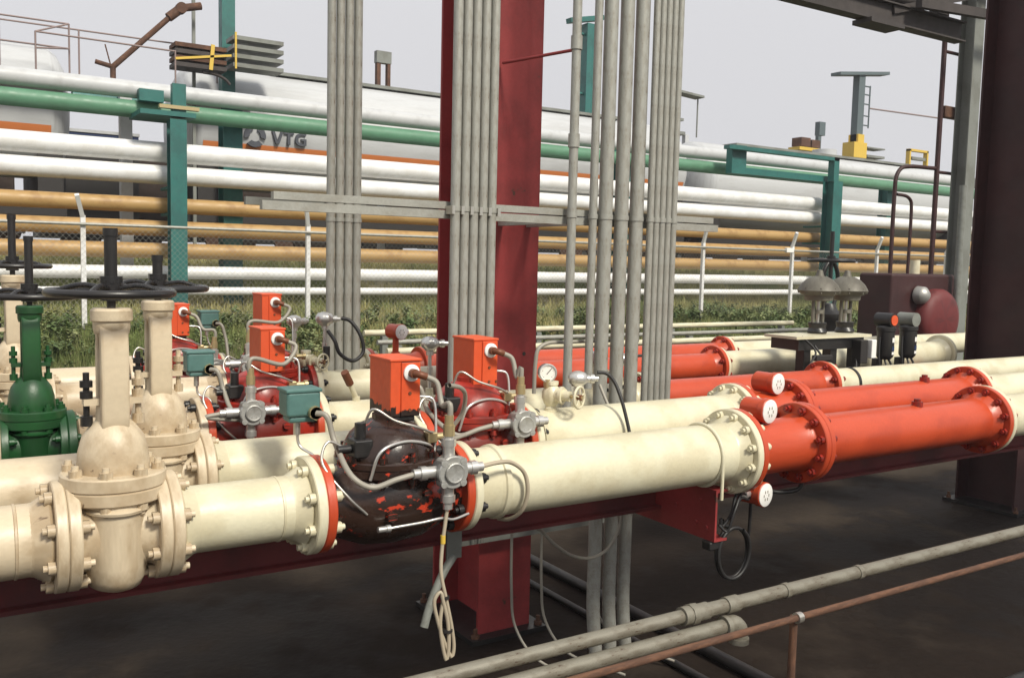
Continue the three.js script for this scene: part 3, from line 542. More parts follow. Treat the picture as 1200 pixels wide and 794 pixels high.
{
  const t = thing('sample_cock', 'cream sampling stub with brown lever grip, left of the nearest orange box', 'valve', [1.83, R3.y + 0.10, R3.z]);
  part(t, 'stub', [cy(0.02, -0.02, 0.03, 0, 0, 12), bar([0, 0.02, 0], [-0.05, 0.11, 0.03], 0.014, 12)], M.cream); part(t, 'grip', bar([-0.045, 0.10, 0.027], [-0.085, 0.165, 0.05], 0.02, 14), M.brownFit);
}
// ---------------------------------------------------------------- third run
spool('pipe at far left holding the green gate valve', -1.5, 0.224, R3.y, R3.z, 0.11, { mat: M.beige, f1: 0.15 });
gateValve('green gate valve with black handwheel at the left edge', 0.35, R3.y, R3.z, 0.87, M.green, { stem: 1.02, gland: M.green, wheel: 1.18 });
spool('beige pipe between the green gate valve and the red control valve', 0.476, 1.05, R3.y, R3.z, 0.11, { mat: M.beige, f0: 0.15, m0: M.green, f1: 0.172 });
controlValve('red control valve with orange box in front of the green bank', 1.325, R3.y, R3.z, { half: 0.275, body: M.red, ring: M.orange, hub: [-0.10, 0.125, 0.22], box: [-0.012, 0.285], sol: [-0.27, 0.33, -0.05] });
{
  spool('cream pipe passing in front of the red column behind both near runs', 1.60, 3.72, R3.y, R3.z, 0.11, { mat: M.cream, f0: 0.172, f1: 0.17 });
  const p = spool('long red pipe, third from the camera, ending at a dark flange', 3.72, 5.45, R3.y, R3.z, 0.11, { mat: M.orange, f0: 0.172, f1: 0.172 });
  boltRing(p, 8, 0.145, -0.036, 0.036, M.red);
  const e = spool('cream pipe leaving the photo at right, farthest of the three', 5.45, 10.4, R3.y, R3.z, 0.11, { mat: M.cream, f0: 0.165 });
  boltRing(e, 8, 0.143, -0.036, 0.036, M.red);
  solo('rubber_band_clamp', 'black rubber band around the third cream pipe by its red flange', 'clamp', revX([[-0.012, 0.1105], [-0.012, 0.117], [0.012, 0.117], [0.012, 0.1105]], 36), M.rubber, null, [5.73, R3.y, R3.z]);
}
smallValve('cream instrument valve with small handwheel among the galvanised conduits', 3.36, R3.y + 0.10, R3.z + 0.02);
gauge('round pressure gauge turned aside among the galvanised conduits', 3.35, R3.y + 0.225, R3.z + 0.02, 0.05, 0.5, 0.04);
{
  const t = sensorHead('silver sensor head in front of the thick galvanised conduits', 3.56, R3.y + 0.105, R3.z, 0.15, -0.3, 1.1);
  part(t, 'cable', tube([[0.09, 0.17, 0.03], [0.14, 0.17, 0.05], [0.165, 0.11, 0.07], [0.14, 0.0, 0.10], [0.10, -0.12, 0.13]], 0.009, 30, 8), M.rubber);
}
{
  const t = sensorHead('silver sensor head between the two orange boxes, against the column', 2.25, R3.y + 0.105, R3.z, 0.285, -0.2, 1.05);
}

// ---------------------------------------------------------------- fourth and fifth runs, behind the column
spool('beige pipe of the fourth run at far left behind the green valve', -1.5, 0.22, R4.y, R4.z, 0.11, { mat: M.beige, f1: 0.17 });
gateValve('tall dark gate valve stem and wheel at upper left edge', 0.365, R4.y, R4.z, 1.0, M.beige, { stem: 1.0 });
spool('beige pipe of the fourth run between far gate valve and far control valve', 0.51, 1.445, R4.y, R4.z, 0.11, { mat: M.beige, f0: 0.17, f1: 0.172 });
controlValve('red control valve with orange box, behind the one with the round conduit box', 1.72, R4.y, R4.z, { half: 0.275, body: M.red, ring: M.red, hub: [-0.16, 0.2, 0.2], box: [-0.05, 0.39] });
spool('cream pipe running behind the left galvanised conduits to the column', 1.995, 3.4, R4.y, R4.z, 0.11, { mat: M.cream, f0: 0.172, f1: 0.172 });
{
  const p = spool('red pipe right of the column ending at a red flange, front of two', 3.4, 5.5, R4.y, R4.z, 0.11, { mat: M.orange, f0: 0.172, f1: 0.172 });
  boltRing(p, 8, 0.145, -0.036, 0.036, M.red);
  const e = spool('cream pipe with a round blind end beside the dark machinery', 5.5, 8.66, R4.y, R4.z, 0.12, { mat: M.cream, f0: 0.16, f1: 0.185 });
  boltRing(e, 8, 0.14, -0.036, 0.03, M.red);
}
spool('beige pipe of the fifth run at far left', -1.5, 1.09, R5.y, R5.z, 0.11, { mat: M.beige, f1: 0.172 });
controlValve('red control valve with orange box, half hidden behind the second handwheel', 1.365, R5.y, R5.z, { half: 0.275, body: M.red, ring: M.red, hub: [0.2, 0.1, 0.2], box: [-0.05, 0.30], sol: [0.22, 0.40, -0.05] });
spool('cream pipe of the fifth run behind the left conduits', 1.64, 2.72, R5.y, R5.z, 0.11, { mat: M.cream, f0: 0.172, f1: 0.17 });
{
  const t = flowMeter('small red flow meter with white round face left of the column', 2.72, 3.18, R5.y, R5.z, 0.12, 0.17, [[0.24, true, -1.35, 0.17]]);
  boltRing(t, 8, 0.145, -0.036, 0.034, M.cream);
  const p = spool('red pipe right of the column ending at a red flange, rear of two', 3.18, 6.4, R5.y, R5.z, 0.11, { mat: M.orange, f0: 0.17, f1: 0.172 });
  const e = spool('cream pipe of the fifth run behind the dark instrument shelf', 6.4, 10.8, R5.y, R5.z, 0.115, { mat: M.cream, f0: 0.17 });
  boltRing(e, 8, 0.145, -0.036, 0.036, M.red);
}
{
  const t = sensorHead('silver sensor head with hanging black cable beside left conduits', 2.09, R4.y + 0.11, R4.z, 0.33, -0.3, 1.2);
  part(t, 'cable', tube([[0.1, 0.335, 0.03], [0.15, 0.32, 0.05], [0.21, 0.22, 0.09], [0.22, 0.12, 0.10], [0.15, 0.07, 0.11], [0.06, 0.12, 0.11], [0.03, 0.2, 0.1], [0.0, 0.26, 0.06]], 0.012, 60, 8), M.rubber);
  part(t, 'cable_joint', [cy(0.022, 0.06, 0.16, 0.0, 0.04, 12)], M.rubber);
  sensorHead('silver sensor head above the far cream valve left of conduits', 1.93, R4.y + 0.23, R4.z - 0.1, 0.19, 0.2, 1.05);
  smallValve('cream instrument valve on the fourth pipe by the orange boxes', 1.97, R4.y + 0.10, R4.z);
  gauge('small gauge on far pipe just left of the red column', 2.62, R5.y + 0.11, R5.z, 0.34, -0.3, 0.045);
}
// supports under the far runs
for (const [x, w] of [[0.9, 'left of the column'], [2.94, 'behind the column'], [5.55, 'below the dark shelf'], [8.1, 'near the dark machinery']]) {
  const t = thing('pipe_support', `dark red pipe rest under the far runs ${w}`, 'support', [x, 0, -5.6]);
  part(t, 'post', [bx(-0.06, 0.06, 0, 1.24, -1.3, -1.18)], M.column); part(t, 'crossbar', [bx(-0.07, 0.07, 1.24, 1.345, -1.35, x > 2 && x < 4 ? 0.3 : 1.45)], M.column);
}

// ---------------------------------------------------------------- galvanised conduits on the strut
const ZC = -3.95;
function conduit(label, x, z, r, y0, y1, group, o = {}) {
  const t = thing('galvanised_conduit', label, 'conduit', [x, y0, z], group);
  if (o.bend) part(t, 'pipe', [tube([[o.bend, 0, 0.0], [0.012, 0.14, 0], [0, 0.3, 0], [0, 0.6, 0]], r, 20, 16), cy(r, 0.58, y1 - y0, 0, 0, 22)], M.galv);
  else part(t, 'pipe', cy(r, 0, y1 - y0, 0, 0, 22), M.galv);
  for (const c of o.coup || []) part(t, 'coupling', cy(r + 0.006, c - y0, c - y0 + 0.07, 0, 0, 20), M.galv);
  part(t, 'strap', [cy(r + 0.004, 2.535 - y0, 2.56 - y0, 0, 0, 20)], M.galv);
  return t;
}
const ORD5 = ['leftmost', 'second from left', 'middle', 'fourth from left', 'rightmost'], ORD4 = ['leftmost', 'second from left', 'third from left', 'rightmost'];
for (let i = 0; i < 5; i++) conduit(`thin galvanised conduit in front of the column, ${ORD5[i]} of five`, 2.165 + i * 0.0515, ZC, 0.0235, 1.25, 8.0, 'five conduits in front of the column');
conduit('single thin galvanised conduit just right of the column', 2.865, ZC, 0.024, 1.40, 8.0, null, { coup: [3.4, 2.9] });
conduit('thin galvanised conduit left of the three thick ones', 3.005, ZC, 0.022, 1.62, 8.0);
conduit('thick galvanised conduit, left of the three thick ones', 3.088, ZC, 0.038, 0.1, 8.0, null, { bend: 0.03, coup: [0.92] });
conduit('thick galvanised conduit, middle of the three thick ones', 3.198, ZC, 0.038, 0.1, 8.0, null, { bend: 0.02, coup: [0.95] });
conduit('thick galvanised conduit, right of the three thick ones', 3.302, ZC, 0.037, 0.1, 8.0, null, { bend: 0.03, coup: [0.98] });
for (let i = 0; i < 5; i++) conduit(`thin galvanised conduit in the row right of the thick ones, ${ORD5[i]} of five`, 3.405 + i * 0.043, ZC, 0.0195, 1.22, 8.0, 'five conduits right of the thick ones');
for (let i = 0; i < 4; i++) { const t = conduit(`galvanised conduit in the row left of the column, ${ORD4[i]} of four`, 2.255 + i * 0.062, -5.83, 0.0285, 1.3, 8.0, 'four conduits left of the column'); }
conduit('short galvanised conduit ending in a black cable beside the thin row', 3.372, ZC - 0.045, 0.017, 1.86, 8.0);
solo('hanging_cable', 'black cable hanging from the short conduit behind the thick ones', 'cable', tube([[3.372, 1.87, ZC - 0.045], [3.375, 1.75, ZC - 0.05], [3.37, 1.63, ZC - 0.08], [3.34, 1.58, ZC - 0.15], [3.30, 1.56, ZC - 0.25]], 0.011, 30, 8), M.rubber);
{
  const t = thing('strut_rail', 'horizontal galvanised strut crossing in front of the column and conduits', 'rail', [1.23, 2.50, ZC - 0.06]);
  part(t, 'channel', [bx(0, 2.74, 0, 0.04, -0.02, 0.02)], M.galv); part(t, 'channel', [bx(0.05, 2.70, 0.047, 0.082, -0.02, 0.02)], M.galv);
  part(t, 'bracket', [bx(1.60, 1.64, 0.005, 0.04, -0.63, -0.02)], M.galv); part(t, 'bracket', [bx(1.80, 1.84, 0.005, 0.04, -0.63, -0.02)], M.galv);
  for (let i = 0; i < 6; i++) part(t, 'clamp', [bx(0.915 + i * 0.0515 - 0.012, 0.915 + i * 0.0515 + 0.004, 0.02, 0.06, 0.02, 0.09)], M.steel);
  const u = thing('strut_rail', 'short dark strut holding the four conduits left of the column', 'rail', [2.2, 2.62, -5.88]); part(u, 'channel', bx(-0.5, 0.32, 0, 0.05, -0.02, 0.018), M.greySteel);
}
solo('red_rod', 'thin red rod between the column and the nearest conduit at top', 'rod', bar([0, 0, 0], [0.14, 0.0, 0.55], 0.009), M.column, null, [2.83, 3.44, -4.62]);
solo('bent_conduit', 'thin bent conduit rising behind the second run right of the column', 'conduit', tube([[0, 0, 0], [0.005, 0.16, 0], [0.02, 0.235, 0], [0.07, 0.265, 0], [0.2, 0.27, 0], [0.5, 0.27, 0]], 0.011, 50, 10), M.flex, null, [2.70, 1.60, -4.02]);
{ // hanging flexible cable under the near pipe with its grey sleeve
  const t = thing('flexible_cable', 'thick grey cable sagging under the near cream pipe', 'cable', [2.30, 1.12, -3.6]);
  part(t, 'sleeve', tube([[-0.12, 0.05, -0.1], [0.02, -0.005, 0], [0.16, -0.10, 0.02]], 0.019, 20, 12), M.flex);
  part(t, 'cable', tube([[0.15, -0.095, 0.02], [0.24, -0.19, 0.03], [0.36, -0.27, 0.03], [0.48, -0.295, 0.03], [0.58, -0.26, 0.03], [0.645, -0.16, 0.03], [0.655, 0.0, 0.03], [0.655, 0.28, 0.0], [0.63, 0.55, -0.15]], 0.0085, 70, 8), M.flex);
  for (const [x, b] of [[2.42, 0.35], [2.62, 0.28], [2.98, 0.32]]) solo('drain_tube', `thin drain tube dropping to the floor ${x < 2.5 ? 'nearest the column foot' : x < 2.8 ? 'in the middle of three' : 'nearest the thick conduits'}`, 'tube', tube([[0, 1.2, 0], [0, 0.5, 0], [0.02, 0.28, 0.02], [0.1, 0.12, 0.12], [0.3, 0.05, 0.4]], 0.008, 40, 8), M.flex, null, [x + 0.25, 0.0, -4.15]);
}
solo('support_strap', 'pale flat strap hanging under the stained control valve', 'strap', [bx(-0.035, 0.035, -0.17, 0.03, -0.006, 0.006), tube([[0.0, -0.16, 0], [-0.06, -0.22, 0.02], [-0.13, -0.34, 0.04], [-0.16, -0.42, 0.05]], 0.018, 20, 10)], M.greySteel, null, [1.83, 1.22, -3.3]);
solo('shackle', 'small steel shackle on the grey rail at the column foot', 'shackle', [tube([[-0.02, 0, 0], [-0.022, 0.1, 0], [0, 0.135, 0], [0.022, 0.1, 0], [0.02, 0, 0]], 0.007, 30, 8), cy(0.014, 0.12, 0.17, 0, 0, 8)], M.steel, null, [2.66, 0.66, -4.50]);

// ---------------------------------------------------------------- pipes on and above the floor in front
{
  const zg = -2.3;
  const t = thing('galvanised_pipe', 'upper galvanised pipe crossing the lower right corner', 'pipe', [0, 1.075, zg]);
  part(t, 'pipe', cx(0.0255, 2.28, 9.0, 0, 0, 24), M.galvDark); part(t, 'pipe', cx(0.0235, -1.5, 2.2, 0, 0, 24), M.galvDark);
  part(t, 'union', [cx(0.033, 2.19, 2.235, 0, 0, 20), cx(0.038, 2.225, 2.255, 0, 0, 8), cx(0.031, 2.25, 2.31, 0, 0, 20)], M.galvDark);
  part(t, 'coupling', cx(0.031, 2.40, 2.46, 0, 0, 20), M.galvDark);
  for (const x of [2.72, 3.15]) part(t, 'clip', revX([[x - 0.012, 0.0255], [x - 0.012, 0.029], [x + 0.012, 0.029], [x + 0.012, 0.0255]], 24), M.galvDark);
  const u = thing('galvanised_pipe', 'lower galvanised pipe ending in an elbow at lower right', 'pipe', [0, 1.015, zg + 0.03]);
  part(u, 'pipe', cx(0.026, -1.5, 2.39, 0, 0, 24), M.galvDark);
  part(u, 'elbow', [tube([[2.37, 0, 0], [2.42, -0.002, 0], [2.445, -0.025, 0], [2.448, -0.06, 0]], 0.033, 20, 18), cx(0.037, 2.365, 2.385, 0, 0, 20), cy(0.037, -0.075, -0.055, 2.448, 0, 20)], M.galvDark);
  const r = thing('rusty_rail', 'thin rusty pipe rail with a short post, nearest the camera', 'rail', [0, 1.07, -2.1]);
  part(r, 'pipe', cx(0.0125, -1.5, 9.0, 0, 0, 14), M.rust);
  part(r, 'post', [cy(0.014, -1.07, 0.0, 2.56, -0.02, 10)], M.rust);
  part(r, 'clip', revX([[2.548, 0.0125], [2.548, 0.019], [2.572, 0.019], [2.572, 0.0125]], 16), M.steel);
  part(r, 'post', [cy(0.014, -1.07, 0.0, 6.0, -0.02, 10)], M.rust);
  // frame that carries the two galvanised pipes
  for (const x of [-1.0, 6.8]) { const f = thing('pipe_stand', `steel stand under the galvanised pipes ${x < 0 ? 'left of the photo' : 'right of the photo'}`, 'stand', [x, 0, zg]); part(f, 'post', bx(-0.025, 0.025, 0, 0.96, -0.025, 0.025), M.rust); part(f, 'arm', bx(-0.025, 0.025, 0.96, 0.988, -0.06, 0.09), M.rust); }
}
for (const [x, z0, z1, r, w] of [[3.82, -6.6, -3.0, 0.035, 'thicker of the two'], [3.55, -6.2, -3.2, 0.022, 'thinner of the two']])
  solo('floor_pipe', `dark pipe lying on the floor towards the camera, ${w}`, 'pipe', cz(r, z0, z1, 0, 0, 18), M.black, null, [x, r + 0.004, 0]);
{
  const t = thing('floor_trough', 'dark narrow channel of cables on the floor behind the rusty rail', 'trough', [0, 0, -2.75]);
  part(t, 'cable', cx(0.03, -2, 5.4, 0.032, 0.1, 12), M.black); part(t, 'cable', cx(0.022, -2, 5.4, 0.026, 0.2, 12), M.black);
  part(t, 'edge', bx(-2, 5.4, 0, 0.05, 0.26, 0.30), M.roofSteel);
}

// ---------------------------------------------------------------- small lines behind the runs
for (const [y, z, r, m, w] of [[1.50, -7.2, 0.03, M.cream, 'lowest'], [1.56, -7.4, 0.022, M.galv, 'middle'], [1.62, -7.7, 0.028, M.cream, 'highest']])
  solo('service_line', `thin pale service line behind the red pipes, ${w} of three`, 'pipe', cx(r, 3.3, 9.0, 0, 0, 14), m, null, [0, y, z]);
for (const [i, x] of [3.5, 5.2, 7.0, 8.8].entries()) { const t = thing('line_stand', `slim grey stand under the thin service lines, ${ORD4[i]} of four`, 'stand', [x, 0, -7.45], 'stands of the service lines'); part(t, 'post', bx(-0.03, 0.03, 0, 1.36, -0.03, 0.03), M.greySteel); part(t, 'arm', [bx(-0.03, 0.03, 1.36, 1.40, -0.3, 0.28), bx(-0.028, 0.028, 1.40, 1.465, 0.22, 0.28), bx(-0.028, 0.028, 1.40, 1.532, 0.02, 0.08), bx(-0.028, 0.028, 1.40, 1.588, -0.28, -0.22)], M.greySteel); }

// ---------------------------------------------------------------- dark instrument group at right
{
  const z = -5.0;
  const t = thing('instrument_shelf', 'dark steel shelf on legs carrying instruments at right', 'shelf', [6.15, 0, z]);
  part(t, 'plate', bx(-0.46, 0.46, 1.741, 1.763, -0.15, 0.18), M.cream, 'pale shelf edge');
  part(t, 'skirt', bx(-0.40, 0.40, 1.65, 1.74, -0.13, 0.15), M.black);
  for (const x of [-0.27, 0.05, 0.36]) part(t, 'leg', bx(x - 0.04, x + 0.04, 1.25, 1.65, 0.05, 0.13), M.black);
  part(t, 'base_beam', bx(-0.75, 2.0, 1.13, 1.25, -0.05, 0.14), M.columnDark);
  for (const [x, w] of [[6.18, 'left'], [6.53, 'right']]) {
    const v = thing('diaphragm_valve', `grey domed diaphragm valve above the dark shelf, ${w} of the pair`, 'valve', [x, 1.765, z - 0.03]); v.scale.setScalar(0.741);
    part(v, 'actuator', revY([[0.001, 0.36], [0.13, 0.362], [0.15, 0.37], [0.16, 0.42], [0.19, 0.43], [0.225, 0.46], [0.235, 0.475], [0.225, 0.49], [0.20, 0.54], [0.14, 0.60], [0.08, 0.63], [0.05, 0.635], [0.04, 0.66], [0.03, 0.70], [0.001, 0.705]], 32), M.castDark);
    part(v, 'yoke', [cy(0.02, 0.1, 0.37, -0.08, 0, 10), cy(0.02, 0.1, 0.37, 0.08, 0, 10), cy(0.06, 0.22, 0.26, 0, 0, 16)], M.castDark);
    part(v, 'stem', cy(0.02, 0.05, 0.37, 0, 0, 12), M.steel);
    part(v, 'body', revY([[0.001, 0], [0.10, 0], [0.11, 0.02], [0.09, 0.06], [0.1, 0.1], [0.1, 0.12], [0.001, 0.12]], 24), M.black);
    for (let k = 0; k < 8; k++) part(v, 'rim_bolt', cy(0.012, 0.445, 0.505, 0.215 * Math.cos(k * 0.785), 0.215 * Math.sin(k * 0.785), 6), M.castDark);
  }
  const g = thing('rising_stem_valve', 'black valve with tall stem and wheel behind the domed valves', 'valve', [9.1, 1.46, -7.25]);
  part(g, 'stem', cy(0.025, 0.5, 1.28, 0, 0, 10), M.black); part(g, 'yoke', [tube([[-0.02, 0.95, 0], [-0.12, 0.8, 0], [-0.13, 0.55, 0], [-0.08, 0.4, 0]], 0.025, 16, 8), tube([[0.02, 0.95, 0], [0.12, 0.8, 0], [0.13, 0.55, 0], [0.08, 0.4, 0]], 0.025, 16, 8), cy(0.05, 0.9, 0.99, 0, 0, 12)], M.black);
  part(g, 'body', revY([[0.001, 0], [0.14, 0.0], [0.14, 0.2], [0.17, 0.25], [0.17, 0.3], [0.1, 0.35], [0.07, 0.42], [0.001, 0.43]], 24), M.black); handwheel(g, 0.26, 0.93, M.black);
  for (const [x, w, c] of [[7.05, 'left', 0], [7.37, 'right', 1]]) {
    const f = thing('cylinder_transmitter', `black cylindrical transmitter with printed labels, ${w} of two`, 'transmitter', [x, 1.47, -5.0]); f.scale.setScalar(0.82);
    part(f, 'body', revY([[0.001, 0.06], [0.06, 0.06], [0.085, 0.09], [0.09, 0.11], [0.09, 0.36], [0.1, 0.365], [0.1, 0.40], [0.08, 0.42], [0.001, 0.425]], 28), M.black);
    part(f, 'head', [cz(0.075, -0.11, 0.09, 0, 0.48, 20), cy(0.05, 0.41, 0.46, 0, 0, 16)], c ? M.greySteel : M.black);
    for (const [yy, hh, m] of [[0.33, 0.05, M.white], [0.24, 0.045, M.blue], [0.19, 0.03, M.white]]) { const q = new THREE.CylinderGeometry(0.0925, 0.0925, hh, 10, 1, true, -0.1, 0.7); part(f, 'label_plate', q.translate(0, yy - 0.06, 0), m); }
    if (!c) part(f, 'dial', cz(0.055, 0.09, 0.1, 0, 0.48, 20), M.box);
    part(f, 'mount', [bx(-0.05, 0.05, -0.268, 0.06, -0.12, -0.06)], M.black);
    part(f, 'cable', [tube([[0.03, 0.07, 0.02], [0.05, 0.0, 0.05], [0.02, -0.08, 0.06], [0.04, -0.2, 0.04], [0.0, -0.4, 0.0]], 0.012, 30, 8), tube([[-0.03, 0.07, 0.02], [-0.05, -0.02, 0.06], [-0.1, -0.05, 0.04], [-0.12, 0.08, 0.02], [-0.1, 0.3, 0]], 0.011, 30, 8)], M.rubber);
  }
  const k = thing('pipe_manifold', 'cluster of small dark tubes and clips under the shelf', 'tubing', [6.13, 1.34, -4.85]); k.scale.setScalar(0.766);
  part(k, 'tube', tube([[-0.25, 0.45, 0], [-0.2, 0.3, 0.1], [-0.1, 0.15, 0.1], [0.1, 0.1, 0.1], [0.3, 0.2, 0.1], [0.4, 0.4, 0]], 0.012, 40, 8), M.rubber);
  part(k, 'tube', tube([[-0.45, 0.55, 0], [-0.35, 0.4, 0.1], [-0.5, 0.25, 0.15], [-0.3, 0.1, 0.1], [0.1, 0.05, 0.05]], 0.011, 40, 8), M.rubber);
  part(k, 'clip', [rbx(-0.35, -0.1, 0.30, 0.36, 0.05, 0.12, 0.01)], M.dark);
  part(k, 'relay', [rbx(0.35, 0.47, 0.25, 0.5, 0.0, 0.12, 0.01)], M.dark); part(k, 'relay', [rbx(0.52, 0.6, 0.3, 0.5, 0.05, 0.13, 0.01)], M.white);
}
{ // dark red pump set with round casing, and the bent pipes above it
  const t = thing('pump_housing', 'dark maroon pump housing with round red casing at far right', 'pump', [12.1, 0, -8.2]);
  part(t, 'frame', [rbx(-0.75, 0.75, 0.02, 2.25, -0.35, 0.2, 0.04)], M.columnDark);
  part(t, 'casing', revZ([[0.2, 0.44], [0.3, 0.44], [0.36, 0.40], [0.40, 0.3], [0.41, 0.001]], 40).translate(0.25, 1.60, 0), M.columnMid);
  part(t, 'lamp', [revZ([[0.2, 0.13], [0.3, 0.12], [0.36, 0.06], [0.37, 0.001]], 24).translate(-0.18, 1.95, 0.03)], M.cast);
  part(t, 'cap', [cy(0.07, 2.25, 2.45, 0.05, 0, 16)], M.cream);
  const u = thing('bent_vent_pipe', 'inverted U of thin maroon pipe above the pump housing', 'pipe', [12.0, 2.25, -8.5]);
  part(u, 'pipe', tube([[0, 0, 0], [0, 1.2, 0], [0.02, 1.42, 0], [0.12, 1.54, 0], [0.3, 1.58, 0], [0.95, 1.6, 0]], 0.03, 60, 12), M.columnDark);
  part(u, 'pipe', tube([[0.42, 0, 0], [0.42, 1.0, 0], [0.4, 1.08, 0], [0.3, 1.14, 0], [0.05, 1.16, 0]], 0.024, 40, 10), M.columnDark);
  const p = thing('riser_pipe', 'tall thin maroon riser with brackets left of the grey post', 'pipe', [13.0, 0, -8.5]);
  part(p, 'pipe', cy(0.038, 0, 8.2, 0, 0, 14), M.columnDark);
  for (const y of [2.9, 3.8, 4.7, 5.6]) part(p, 'bracket', bar([0, y, 0], [0.55, y, 0], 0.025), M.columnDark);
  part(p, 'valve', [rbx(0.05, 0.5, 4.62, 4.80, -0.05, 0.05, 0.02)], M.rust);
  const q = thing('lattice_post', 'pale grey steel post rising to the roof beam at right', 'post', [13.36, 0, -8.3]);
  part(q, 'flange', bx(-0.12, 0.12, 0, 8.2, 0.1, 0.12), M.greySteel); part(q, 'flange', bx(-0.12, 0.12, 0, 8.2, -0.12, -0.1), M.greySteel); part(q, 'web', bx(-0.01, 0.01, 0, 8.2, -0.1, 0.1), M.greySteel);
  solo('grey_bent_pipe', 'pale grey pipe bending down beside the red pump casing', 'pipe', tube([[0.0, 2.4, 0], [0.0, 1.2, 0], [0.0, 0.35, 0], [-0.06, 0.08, 0], [-0.2, -0.05, 0]], 0.05, 40, 12), M.greySteel, null, [12.75, 1.15, -7.9]);
  const tw = thing('slim_post', 'slim galvanised post with small fittings beside the right column', 'post', [13.80, 0, -8.3]);
  part(tw, 'tube', cy(0.035, 0, 8.2, 0, 0, 12), M.galv); for (let i = 0; i < 5; i++) part(tw, 'fitting', rbx(-0.07, 0.07, 1.2 + i * 0.6, 1.35 + i * 0.6, -0.05, 0.05, 0.015), M.white);
}
// ---------------------------------------------------------------- open roof steel at top right
{
  const t = thing('roof_frame', 'dark overhead steel beam with braces at the top right corner', 'roof frame', [0, 5.57, -8]);
  part(t, 'eave_beam', [bx(-12, 12.6, 0, 0.02, -0.09, 0.09), bx(-12, 12.6, 0.02, 0.26, -0.012, 0.012), bx(-12, 12.6, 0.26, 0.28, -0.09, 0.09)], M.roofSteel);
  part(t, 'brace', sbar([11.0, 0.2, 0], [13.4, 0.85, 0.1], 0.1, 0.1), M.roofSteel);
  part(t, 'brace', sbar([11.3, 0.3, 0.2], [13.7, 0.42, 0.3], 0.12, 0.1), M.roofSteel);
  part(t, 'brace', tube([[10.9, 0.36, 0], [11.6, 0.45, 0], [12.0, 0.8, 0], [12.2, 1.6, 0]], 0.06, 20, 10), M.roofSteel);
  part(t, 'stub', bx(11.95, 12.15, 0.3, 1.6, -0.08, 0.08), M.roofSteel);
  part(t, 'upper_beam', [bx(11, 15, 0.95, 1.15, -0.1, 0.1)], M.roofSteel);
  part(t, 'gusset', [bx(10.4, 11.1, -0.06, 0.0, -0.15, 0.15)], M.roofSteel);
}

// ---------------------------------------------------------------- pipe rack beyond the fence
const ZR = -17;
for (const [y, r, m, z, lb] of [[5.12, 0.15, M.tank, ZR - 0.3, 'pale grey overhead pipeline, topmost of the rack'], [4.78, 0.15, M.pipeGreen, ZR - 0.25, 'light green pipeline just under the topmost one'],
  [4.05, 0.175, M.pipeWhite, ZR, 'upper thick white pipeline of the rack'], [3.66, 0.165, M.pipeWhite, ZR, 'lower thick white pipeline of the rack'],
  [3.13, 0.135, M.pipeYellow, ZR, 'ochre pipeline, highest of the three'], [2.73, 0.135, M.pipeYellow, ZR, 'ochre pipeline, middle of the three'], [2.34, 0.135, M.pipeYellow, ZR, 'ochre pipeline, lowest of the three'],
  [1.96, 0.115, M.pipeWhite, ZR, 'thin white pipeline below the ochre ones'], [1.63, 0.075, M.pipeWhite, ZR, 'thinnest white pipeline, lowest, just above the grass']])
  solo('rack_pipeline', lb, 'pipeline', cx(r, -16, 60, 0, 0, 24), m, 'pipelines of the rack', [0, y, z]);
const rackPost = (label, x, z, top, w = 0.30) => {
  const t = thing('rack_post', label, 'post', [x, 1.0, z]), h = top - 1.0;
  part(t, 'flange', bx(-w / 2, w / 2, 0, h, w / 2 - 0.02, w / 2), M.teal); part(t, 'flange', bx(-w / 2, w / 2, 0, h, -w / 2, -w / 2 + 0.02), M.teal); part(t, 'web', bx(-0.012, 0.012, 0, h, -w / 2 + 0.02, w / 2 - 0.02), M.teal);
  return t;
};
